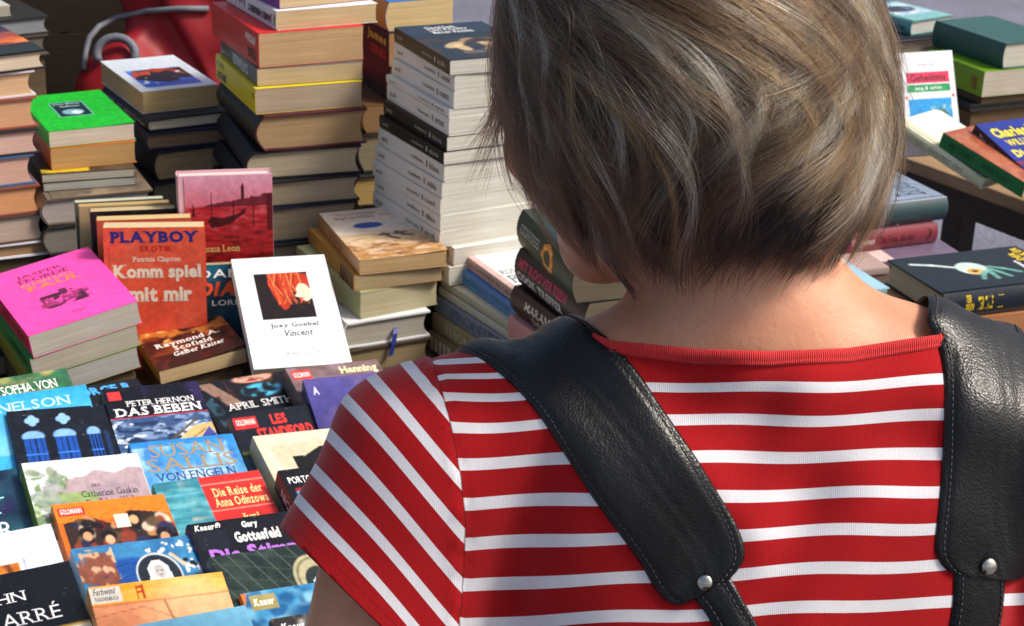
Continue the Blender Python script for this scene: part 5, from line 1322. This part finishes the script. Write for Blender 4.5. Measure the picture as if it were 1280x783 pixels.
sb_ = stripe(attrf('sleeve_stripe')); nt.nodes[-1].inputs[2].default_value = 0.5
side = h.math('GREATER_THAN', attrf('sleeve_side'), 0.0)
hem = h.math('GREATER_THAN', attrf('hem_dist'), 21.0)
sm_ = h.n('Mix', data_type='FLOAT'); h.l(side, sm_.inputs[0]); h.l(sa, sm_.inputs[2]); h.l(h.math('MULTIPLY', sb_, hem), sm_.inputs[3])
n1 = h.noise(oc, 900, 2, 0.6); n2 = h.noise(oc, 30, 4)
wh = h.mix(n1, tuple(lin('#d8d6da')), tuple(lin('#ecebee')))
rd = h.mix(n1, tuple(lin('#920810')), tuple(lin('#b61218')))
c = h.mix(sm_.outputs[0], rd, wh)
c = h.mix(1.0, c, h.ramp(n2, [(0.3, 0.9), (0.7, 1.05)]), 'MULTIPLY')
sd_ = h.math('ABSOLUTE', attrf('sleeve_side')); seamk = h.math('LESS_THAN', sd_, 1.1)
hd = h.math('LESS_THAN', h.math('ABSOLUTE', h.math('SUBTRACT', attrf('hem_dist'), 21.0)), 0.8); 
c = h.mix(h.math('MULTIPLY', h.math('MAXIMUM', seamk, h.math('MULTIPLY', hd, side)), 0.55), c, tuple(lin('#4a0a10')))
h.l(c, b.inputs['Base Color']); b.inputs['Roughness'].default_value = 0.85; b.inputs['Specular IOR Level'].default_value = 0.2
b.inputs['Sheen Weight'].default_value = 0.25; b.inputs['Sheen Roughness'].default_value = 0.4
wv = h.n('TexWave'); wv.wave_type = 'BANDS'; wv.bands_direction = 'X'; wv.inputs['Scale'].default_value = 260; wv.inputs['Distortion'].default_value = 2.0; h.l(oc, wv.inputs[0])
hb = h.math('ADD', h.math('MULTIPLY', wv.outputs['Fac'], 0.5), n1)
h.bump(hb, 0.22, 0.0006, b)
gv = grad(f_shirt, V)
sd0 = (sx_ - pm)                          # >0 on the sleeve side
puff = .0016 * np.exp(-((sd0 - 7) / 7.0) ** 2) - .0022 * np.exp(-(sd0 / 3.0) ** 2)
V2 = V + gv * (puff * (pym < 800))[:, None]
shirt = mesh_obj('t_shirt', cam2world(V2) - fo, F, M_SHIRT, person, True)
for nme, arr in (('torso_stripe', st), ('sleeve_stripe', st2), ('sleeve_side', np.where(pym < 1000, sd0, -20)), ('hem_dist', hemd)):
    a = shirt.data.attributes.new(nme, 'FLOAT', 'POINT'); a.data.foreach_set('value', arr.astype(f32))
sm = shirt.modifiers.new('cloth_thickness', 'SOLIDIFY'); sm.thickness = .0014; sm.offset = -1

# ribbed neckband along the cut
def to_surf(f, P, iso=0.0, n=12):
    P = np.array(P, float)
    for _ in range(n):
        d = f(P.astype(f32)) - iso; P = P - (d[:, None] * grad(f, P)) * .8
    return P
M_RIB, nt, b = newmat('ribbed_red_band'); h = NT(nt); oc = obj_tex(h)
a = attrf('rib'); s1 = h.math('SINE', h.math('MULTIPLY', a, 1.0))
c = h.mix(h.ramp(s1, [(0.0, 0.0), (1.0, 1.0)]), tuple(lin('#b81418')), tuple(lin('#da2426')))
h.l(c, b.inputs['Base Color']); b.inputs['Roughness'].default_value = 0.85; b.inputs['Sheen Weight'].default_value = 0.2
h.bump(s1, 0.5, 0.0008, b)
def band(pts_px, width_px):
    """rows across the band from the opening downward, draped on the shirt"""
    cols = []
    offs = [0, .12, .35, .62, .80, .88, 1.0]; hts = [.0006, .0026, .0030, .0026, .0012, .0022, .0002]
    for (x, y, Y) in pts_px:
        row = [np.array(Bp(x, y + width_px * o_ - 3, Y)) for o_ in offs]; cols.append(row)
    P = np.array(cols); n, k_ = P.shape[:2]
    Q = P.reshape(-1, 3)
    Q = to_surf(f_shirt, Q)
    G = grad(f_shirt, Q)
    Q = Q + G * np.tile(np.array(hts), n)[:, None]
    idx = np.arange(n * k_).reshape(n, k_)
    Fq = np.stack([idx[:-1, :-1], idx[1:, :-1], idx[1:, 1:], idx[:-1, 1:]], -1).reshape(-1, 4)
    return Q, Fq[:, ::-1], n, k_
bx = np.linspace(742, 1176, 360)
rowp = []
for x in bx:
    y = float(np.interp(x, NECK[:, 0], NECK[:, 1])); q = ray_surf(f_shirt, x, y + 3, .9, 1.3); rowp.append((x, y, q[1]))
Q, Fq, n, k_ = band(rowp, 19)
nb_ = mesh_obj('neckband', cam2world(Q) - fo, Fq, M_RIB, person, True)
a = nb_.data.attributes.new('rib', 'FLOAT', 'POINT'); a.data.foreach_set('value', np.repeat(np.linspace(742, 1176, 360) * 2 * math.pi / 2.6, k_).astype(f32))

# ------------------------------------------------------------------ black leather backpack: pads, straps, rivets, bag
def mat_leather():
    m, nt, b = newmat('black_leather'); h = NT(nt); oc = obj_tex(h)
    vo = h.n('TexVoronoi'); vo.inputs['Scale'].default_value = 620; h.l(oc, vo.inputs[0])
    n1 = h.noise(oc, 260, 3, 0.6); n2 = h.noise(oc, 28, 5, 0.6, (1.6, 1, .55))
    c = h.ramp(n2, [(0.3, (.003, .003, .003)), (0.7, (.009, .009, .009))])
    h.l(c, b.inputs['Base Color'])
    r = h.ramp(n1, [(0.3, 0.28), (0.7, 0.42)]); h.l(r, b.inputs['Roughness']); b.inputs['Specular IOR Level'].default_value = 0.42
    hgt = h.math('ADD', h.math('MULTIPLY', vo.outputs['Distance'], 0.8), h.math('MULTIPLY', n1, 0.5))
    b1 = h.n('Bump'); b1.inputs['Strength'].default_value = 0.5; b1.inputs['Distance'].default_value = 0.0006; h.l(hgt, b1.inputs['Height'])
    b2 = h.n('Bump'); b2.inputs['Strength'].default_value = 0.3; b2.inputs['Distance'].default_value = 0.003; h.l(n2, b2.inputs['Height']); h.l(b1.outputs[0], b2.inputs['Normal'])
    h.l(b2.outputs[0], b.inputs['Normal'])
    return m
M_LEA = mat_leather()
M_THR = mat_simple('grey_thread', '#48494c', 0.7, 0.3, bump=0)
M_MET = mat_simple('polished_metal', '#c8c2b4', 0.22, 0.5, 1.0, 30, 0.05, 0.05)
pack = empty('backpack', tuple(cam2world(C7 + np.array([0, -.08, -.45])))); tag(pack, 'black leather backpack on her shoulders with padded straps and silver rivets', 'backpack')
po = np.array(pack.location)
def f_under(p): return f_shirt(p)
def resample(a, n):
    a = np.array(a, float); d = np.r_[0, np.cumsum(np.linalg.norm(np.diff(a, axis=0), axis=1))]
    # smooth (Catmull-Rom through stations)
    t = np.linspace(0, len(a) - 1, n); i = np.clip(t.astype(int), 0, len(a) - 2); u = (t - i)[:, None]
    p0, p1, p2, p3 = a[np.maximum(i - 1, 0)], a[i], a[i + 1], a[np.minimum(i + 2, len(a) - 1)]
    return .5 * (2 * p1 + (p2 - p0) * u + (2 * p0 - 5 * p1 + 4 * p2 - p3) * u ** 2 + (3 * p1 - p0 - 3 * p2 + p3) * u ** 3)
def pad(name, st_, over, thick, ns, nt_, lift=.0, stitch=True, seed=1, mat=None, pillow=.35):
    """st_: (left, right) pixel pairs seen on the back; over: pairs of camera-space points continuing over the shoulder"""
    L = [ray_surf(f_under, *a, .9, 1.2) for a, _ in st_]; R = [ray_surf(f_under, *b_, .9, 1.2) for _, b_ in st_]
    L = [np.array(a) for a, _ in over][::-1] + L; R = [np.array(b_) for _, b_ in over][::-1] + R
    L, R = resample(L, ns), resample(R, ns)
    t = np.linspace(0, 1, nt_)
    G = L[:, None] * (1 - t)[None, :, None] + R[:, None] * t[None, :, None]
    G_ = G.reshape(-1, 3)
    S_ = to_surf(f_under, G_, lift + .0006)
    if over:        # beyond the shoulder ridge the strap hangs free: only push it out of the body
        fr = np.repeat(np.linspace(0, 1, ns) < (len(over) - .3) / (len(over) + len(st_) - 1), nt_)
        dd = f_under(G_.astype(f32)) - (lift + .0006)
        S_ = np.where((fr & (dd > 0))[:, None], G_, S_)
    S_ = S_.reshape(ns, nt_, 3)
    for _ in range(3): S_[1:-1] = (S_[:-2] + 2 * S_[1:-1] + S_[2:]) / 4
    # keep edges smooth
    N_ = grad(f_under, S_.reshape(-1, 3)).reshape(ns, nt_, 3)
    r = np.random.default_rng(seed)
    e_ = np.minimum(t, 1 - t) * np.linalg.norm(L - R, axis=1)[:, None]          # distance from the edge in metres
    send = np.minimum(np.arange(ns)[::-1], 999) * np.linalg.norm(np.diff((L + R) / 2, axis=0), axis=1).mean()
    e2 = np.minimum(e_, send[:, None] + .0002)
    hgt = thick * (1 - np.exp(-(e2 / .0025))) + thick * pillow * .6 * np.clip(e_ / .02, 0, 1) ** .7
    hgt -= .0016 * np.exp(-((e2 - .0052) / .0016) ** 2)
    ss, tt = np.meshgrid(np.linspace(0, 1, ns), t, indexing='ij')
    hgt += np.clip(e_ / .02, 0, 1) * (.0003 * np.sin(9 * tt + 14 * ss + 2 * np.sin(8 * ss)) + .0002 * np.sin(21 * tt - 30 * ss + 3 * np.sin(11 * tt)) * (ss > .2))
    top = S_ + N_ * hgt[..., None]
    bot = S_ - N_ * .0004
    V_ = np.concatenate([top.reshape(-1, 3), bot.reshape(-1, 3)]); n0 = ns * nt_
    idx = np.arange(n0).reshape(ns, nt_)
    Ft = np.stack([idx[:-1, :-1], idx[1:, :-1], idx[1:, 1:], idx[:-1, 1:]], -1).reshape(-1, 4)
    fs = [Ft, Ft[:, ::-1] + n0]
    for ed in (idx[:, 0], idx[::-1, -1], idx[0, ::-1], idx[-1]):
        fs.append(np.stack([ed[:-1], ed[:-1] + n0, ed[1:] + n0, ed[1:]], 1))
    o = mesh_obj(name, cam2world(V_) - po, np.concatenate(fs), mat or M_LEA, pack, True)
    if stitch:
        mb = MB(); wid = np.linalg.norm(L - R, axis=1)
        for sgn in (0, 1):
            pth = []
            for i in range(2, ns - 2):
                tq = .0052 / wid[i]; tq = tq if sgn == 0 else 1 - tq
                j = tq * (nt_ - 1); j0 = min(int(j), nt_ - 2); fr = j - j0
                pth.append((top[i, j0] * (1 - fr) + top[i, j0 + 1] * fr) + N_[i, j0] * .0004)
            pth = np.array(pth); d = np.r_[0, np.cumsum(np.linalg.norm(np.diff(pth, axis=0), axis=1))]
            s = 0.0
            while s < d[-1] - .004:
                A_ = [np.interp(s, d, pth[:, k]) for k in range(3)]; B_ = [np.interp(s + .0026, d, pth[:, k]) for k in range(3)]
                mb.tube([tuple(cam2world(A_) - po), tuple(cam2world(B_) - po)], .00042, 5); s += .0040
        so = mb.build('stitching', M_THR, o, True); so['kind'] = 'stuff'
    return top
def over_pts(a, b_, n=7, depth=.13, dx=-.02):
    """continue two points over the shoulder and down the front"""
    out = []
    for k in range(1, n + 1):
        q = k / n; ang = q * math.pi * .62
        dy = depth * math.sin(min(ang, math.pi / 2)) + .0; dz = -.012 * q - .07 * (1 - math.cos(ang)) * 2 * q
        out.append((np.array(a) + np.array([dx * q * .3, dy, dz - .008 * q]), np.array(b_) + np.array([dx * q, dy, dz - .02 * min(1, 3 * q)])))
    return out
LS = [((573, 441), (741, 407)), ((628, 470), (790, 455)), ((668, 512), (826, 508)), ((702, 562), (860, 557)), ((738, 618), (892, 608)), ((776, 670), (919, 652)),
      ((803, 708), (931, 686)), ((817, 734), (926, 708)), ((834, 752), (904, 732)), ((850, 757), (886, 743))]
RS = [((1157, 399), (1284, 400)), ((1168, 422), (1303, 420)), ((1177, 450), (1309, 448)), ((1180, 510), (1311, 508)), ((1178, 570), (1310, 568)), ((1174, 625), (1307, 625)),
      ((1169, 672), (1305, 675)), ((1170, 695), (1302, 698)), ((1184, 714), (1292, 716)), ((1206, 722), (1270, 724))]
o1 = over_pts(ray_surf(f_under, 573, 441, .9, 1.3), ray_surf(f_under, 741, 407, .9, 1.3))
o2 = over_pts(ray_surf(f_under, 1157, 399, .9, 1.3), ray_surf(f_under, 1284, 400, .9, 1.3), dx=.015)
pad('strap_pad', LS, o1, .0030, 90, 30, seed=3, pillow=.2)
pad('strap_pad', RS, o2, .0030, 90, 30, seed=5, pillow=.2)
pad('lower_strap', [((842, 700), (890, 690)), ((866, 745), (914, 724)), ((883, 768), (932, 756)), ((899, 800), (952, 792)), ((915, 850), (972, 850)), ((925, 960), (985, 960))], [], .0022, 40, 12, lift=0, pillow=.1)
pad('lower_strap', [((1194, 680), (1256, 680)), ((1192, 722), (1256, 722)), ((1190, 760), (1253, 760)), ((1180, 810), (1244, 812)), ((1160, 870), (1225, 880)), ((1140, 960), (1205, 970))], [], .0022, 40, 12, lift=0, pillow=.1)
for (x, y, r_) in ((882, 727, .0048), (1231, 706, .0052)):
    q = ray_surf(f_under, x, y, .9, 1.3); nn = grad(f_under, q[None])[0]
    c_ = q + nn * .0064
    zz = Vector(nn); xx = zz.orthogonal().normalized(); yy = zz.cross(xx); vs, fs = [], []
    K, J = 24, 6
    for j in range(J + 1):
        a = j / J * math.pi / 2
        for i in range(K):
            th_ = 2 * math.pi * i / K
            p_ = Vector(c_) + (xx * math.cos(th_) + yy * math.sin(th_)) * r_ * math.cos(a) + zz * (.0022 * math.sin(a) - .0004)
            vs.append(tuple(cam2world(np.array(p_)) - po))
    for j in range(J):
        for i in range(K): fs.append((j * K + i, j * K + (i + 1) % K, (j + 1) * K + (i + 1) % K, (j + 1) * K + i))
    mesh_obj('rivet', vs, fs, M_MET, pack, True)
bagc = np.array(Bp(1060, 1190, 1.02))
def f_pack(p):
    d = s_box(p, bagc, (.125, .045, .155), .04)
    return d + .0015 * np.sin(p[:, 0] * 60) * np.sin(p[:, 2] * 44)
V, F = isosurf(f_pack, bagc - .22, bagc + .22, .007)
mesh_obj('pack_body', cam2world(V) - po, F, M_LEA, pack, True)

# ------------------------------------------------------------------ hair: a bob of individual strands
HW = np.array([(-140, 20), (-128, 80), (-110, 125), (-80, 168), (-45, 200), (0, 226), (60, 240), (120, 246), (180, 245), (230, 237), (280, 217), (330, 181), (370, 140)], float)
HX = np.array([(-140, 856), (0, 858), (100, 866), (170, 870), (230, 870), (280, 878), (330, 884), (370, 890)], float)
HYC, HYR = 1.115, 1.0
TIP = np.array([(-180, 40), (-140, 70), (-118, 190), (-100, 205), (-85, 240), (-70, 296), (-55, 340), (-40, 350), (-26, 350), (-17, 328), (-8, 292), (0, 278), (15, 264), (30, 268), (42, 296), (55, 322), (66, 316), (78, 296), (92, 262), (112, 235), (140, 70), (180, 40)], float)
def env_pos(py, phi, k):
    w = np.interp(py, HW[:, 0], HW[:, 1]); cx = np.interp(py, HX[:, 0], HX[:, 1])
    s_ = HYC / FPX
    x = (cx - 640) * s_ + w * s_ * k * np.sin(phi)
    dep = w * s_ * k * np.cos(phi) * np.where(np.cos(phi) > 0, .97, .92)
    y = HYC - dep
    z = (391.5 - py) * s_
    return np.stack([x, y, z], -1)
HR_ = np.random.default_rng(21)
NP = 18
def make_hair(ncl, nper, kr, lenf, fly=0.0, wid=5.0, phir=(-180, 180), tipoff=0, colf=None, tipfix=None):
    Pts, Cols = [], []
    for c_ in range(ncl):
        ph = HR_.uniform(*phir)
        tip0 = np.interp(ph, TIP[:, 0], TIP[:, 1]) + tipoff
        if tipfix: tip0 = tipfix
        lf = HR_.uniform(*lenf)
        tip = -135 + (tip0 + 135) * lf
        mid_ = math.exp(-((ph - 5) / 48.0) ** 2)
        A_ = 14 + 58 * mid_ + HR_.normal(0, 8)
        B_ = 17 * mid_ + HR_.normal(0, 3) + 3
        wa, wf, wp = HR_.uniform(1, 6.5), HR_.uniform(.8, 2.4), HR_.uniform(0, 6.28)
        kc = HR_.uniform(*kr)
        t = np.linspace(0, 1, NP) ** 1.25
        n = nper
        dphi = HR_.normal(0, wid, (n, 1)); dk = HR_.normal(0, .022, (n, 1)); dtip = HR_.normal(0, 15) + HR_.normal(0, 11, (n, 1)) - np.abs(HR_.normal(0, 10, (n, 1)))
        s = t[None, :]
        py_ = -135 + (tip + dtip + 135) * s
        clump = 1 - .86 * s ** 1.1
        ss_ = np.clip((s - .08) / .80, 0, 1); f_ = ph - A_ * (1 - ss_ * ss_ * (3 - 2 * ss_)) + B_ * np.sin(math.pi * np.clip(s, 0, 1) ** 1.8) + wa * np.sin(wf * 2 * math.pi * s + wp) * s + dphi * clump
        if fly: f_ = f_ + HR_.normal(0, fly, (n, 1)) * s ** 2 + HR_.normal(0, fly * .4, (n, 1)) * np.sin(3 * s + HR_.uniform(0, 6, (n, 1)))
        kk = kc + dk * clump + (HR_.uniform(0, .05, (n, 1)) * s ** 2 if fly else 0)
        te = np.clip((s - .78) / .22, 0, 1) ** 2
        kk = kk + te * (HR_.uniform(-.02, .09) if (18 < ph < 115 and HR_.random() < .6) else HR_.uniform(-.12, .0))
        f_ = f_ + te * HR_.normal(0, 7) + te * HR_.normal(0, 3, (n, 1))
        Pts.append(env_pos(py_, np.radians(f_), kk))
        Cols.append((colf or colour)(ph, n, lf))
    return np.concatenate(Pts), np.concatenate(Cols)
DK, MDc, LT, GD = lin('#110b07'), lin('#443020'), lin('#e2d2a6'), lin('#855a30')
def colour(ph, n, lf):
    r = HR_.random()
    pl = .07 if -60 < ph < 110 else .04
    if r < pl: base, o_ = LT, MDc
    elif r < .66: base, o_ = (GD if ph > 35 and HR_.random() < .6 else MDc), DK
    else: base, o_ = DK, MDc
    w = np.clip(HR_.beta(1.4, 3.0, (n, 1)), 0, 1)
    return (base * (1 - w) + o_ * w) * np.exp(HR_.normal(0, .28, (n, 1)))
def light(ph, n, lf): return (LT if HR_.random() < .75 else GD) * np.exp(HR_.normal(-.05, .22, (n, 1)))
def dark(ph, n, lf): return DK * (.5 + HR_.random((n, 1)) * .5)
sets = [make_hair(260, 55, (.72, .86), (.9, 1.04), wid=7, colf=dark),
        make_hair(560, 48, (.84, .97), (.80, 1.04), wid=5.5),
        make_hair(330, 42, (.92, 1.035), (.50, 1.03), wid=3.8),
        make_hair(105, 34, (.985, 1.02), (.5, 1.02), wid=1.9, phir=(-75, 105), colf=light),
        make_hair(30, 46, (.97, 1.01), (.72, 1.0), wid=2.4, phir=(-40, 60), colf=light),
        make_hair(260, 9, (.96, 1.05), (.5, 1.06), fly=12, wid=10),
        make_hair(130, 70, (.60, .86), (.92, 1.035), wid=3.0, phir=(-22, 74), tipfix=314, colf=dark), make_hair(45, 16, (.70, .9), (.98, 1.06), fly=7, wid=8, phir=(-20, 80), tipfix=318, colf=dark)]
wis, wc = [], []
for c_ in range(13):      # loose wisps blown out at the left
    x0, y0 = HR_.uniform(625, 640), HR_.uniform(40, 130); x1, y1 = HR_.uniform(578, 612), HR_.uniform(165, 245)
    for k in range(9):
        t = np.linspace(0, 1, NP); xs = x0 + (x1 + HR_.normal(0, 5) - x0) * t ** 1.7 + HR_.normal(0, 2); ys = y0 + (y1 + HR_.normal(0, 8) - y0) * t
        Y = 1.10 + .01 * c_ * t
        wis.append(np.stack([(xs - 640) / FPX * Y, Y + 0 * t, (391.5 - ys) / FPX * Y], -1)); wc.append(MDc * HR_.uniform(.4, 1.1))
sets.append((np.array(wis), np.array(wc)))
P = np.concatenate([s[0] for s in sets]); Cc = np.concatenate([s[1] for s in sets])
nst = len(P)
hd_ = bpy.data.hair_curves.new('hair')
hd_.add_curves([NP] * nst)
hd_.attributes['position'].data.foreach_set('vector', (cam2world(P.reshape(-1, 3)) - fo).astype(f32).ravel())
ra = hd_.attributes.get('radius') or hd_.attributes.new('radius', 'FLOAT', 'POINT')
tt = np.linspace(0, 1, NP)
lum = Cc.mean(1); rr_ = .000125 * (1 - .75 * tt[None] ** 3) * np.ones((nst, 1)); rr_[lum < .006] = .00015 * (1 - .45 * tt ** 4)
ra.data.foreach_set('value', rr_.ravel().astype(f32))
ca = hd_.attributes.new('strand_colour', 'FLOAT_COLOR', 'CURVE')
c4 = np.ones((nst, 4)); c4[:, :3] = Cc; ca.data.foreach_set('color', c4.astype(f32).ravel())
M_HAIR = bpy.data.materials.new('hair_strands'); M_HAIR.use_nodes = True; nt = M_HAIR.node_tree; nt.nodes.clear(); h = NT(nt)
out = h.n('OutputMaterial'); hbs = h.n('BsdfHairPrincipled'); hbs.parametrization = 'COLOR'
a = h.n('Attribute'); a.attribute_name = 'strand_colour'; h.l(a.outputs['Color'], hbs.inputs['Color'])
hbs.inputs['Roughness'].default_value = .26; hbs.inputs['Radial Roughness'].default_value = .45
h.l(hbs.outputs[0], out.inputs[0])
hd_.materials.append(M_HAIR)
ho = bpy.data.objects.new('hair', hd_); COL.objects.link(ho); ho.parent = person
# dark under-hair shell over the scalp
M_UH = mat_simple('hair_roots', '#1c130d', 0.7, 0.3, 0, 300, 0.4, 0.6, 0.002, (1, 1, .1))
vs, fs = [], []
NA, NZ = 60, 24
for j in range(NZ + 1):
    for i in range(NA):
        ph = -180 + 360 * i / NA
        tip = min(np.interp(ph, TIP[:, 0], TIP[:, 1]) - 30, 285)
        vs.append(env_pos(np.array(-128 + (tip + 128) * j / NZ), np.array(math.radians(ph)), .70))
for j in range(NZ):
    for i in range(NA): fs.append((j * NA + i, j * NA + (i + 1) % NA, (j + 1) * NA + (i + 1) % NA, (j + 1) * NA + i))
mesh_obj('hair_roots', cam2world(np.array(vs)) - fo, fs, M_UH, person, True)
# eyes
M_EYE = mat_simple('eye_white', '#d8d4cc', 0.2, 0.5, bump=0); M_IRIS = mat_simple('iris', '#4a3424', 0.2, 0.5, bump=0)
for sx in (-1, 1):
    mb = MB(); c_ = Vector(hp(sx * .031, .0895, -.012))
    def ball(c_, r_, K=14, J=9):
        vs = [(c_.x + r_ * math.sin(math.pi * j / J) * math.cos(2 * math.pi * i / K), c_.y + r_ * math.sin(math.pi * j / J) * math.sin(2 * math.pi * i / K), c_.z + r_ * math.cos(math.pi * j / J)) for j in range(J + 1) for i in range(K)]
        return vs, [(j * K + i, j * K + (i + 1) % K, (j + 1) * K + (i + 1) % K, (j + 1) * K + i) for j in range(J) for i in range(K)]
    v_, f_ = ball(c_, .0085); e_o = mesh_obj('eye', cam2world(np.array(v_)) - fo, f_, M_EYE, person, True)
    v_, f_ = ball(c_ + Vector(tuple(HR[1])) * .0048, .0045); mesh_obj('iris', cam2world(np.array(v_)) - fo, f_, M_IRIS, e_o, True)

# blue ribbon bookmark of the white hardback
hb4 = bpy.data.objects.get('hardback_book')
for o in bpy.data.objects:
    if o.get('label', '').startswith('white hardback with a blue ribbon'):
        p0, p1 = Vector((.006, -.0955, .016)), Vector((-.002, -.099, -.014))
        mb = MB(); pts = [Vector((.012, -.085, .0165)), Vector((.010, -.0945, .0172)), Vector((.007, -.099, .012)), Vector((.004, -.1015, .0)), Vector((.000, -.102, -.014))]
        vs, fs = [], []
        for q in pts: vs += [(q.x - .0032, q.y, q.z), (q.x + .0032, q.y + .0008, q.z), (q.x + .0032, q.y + .0012, q.z - .0004), (q.x - .0032, q.y + .0004, q.z - .0004)]
        for i in range(len(pts) - 1):
            for k in range(4): fs.append((i * 4 + k, i * 4 + (k + 1) % 4, i * 4 + 4 + (k + 1) % 4, i * 4 + 4 + k))
        mesh_obj('ribbon', vs, fs, mat_simple('blue_ribbon', '#24307c', 0.5, 0.4, bump=0), o)
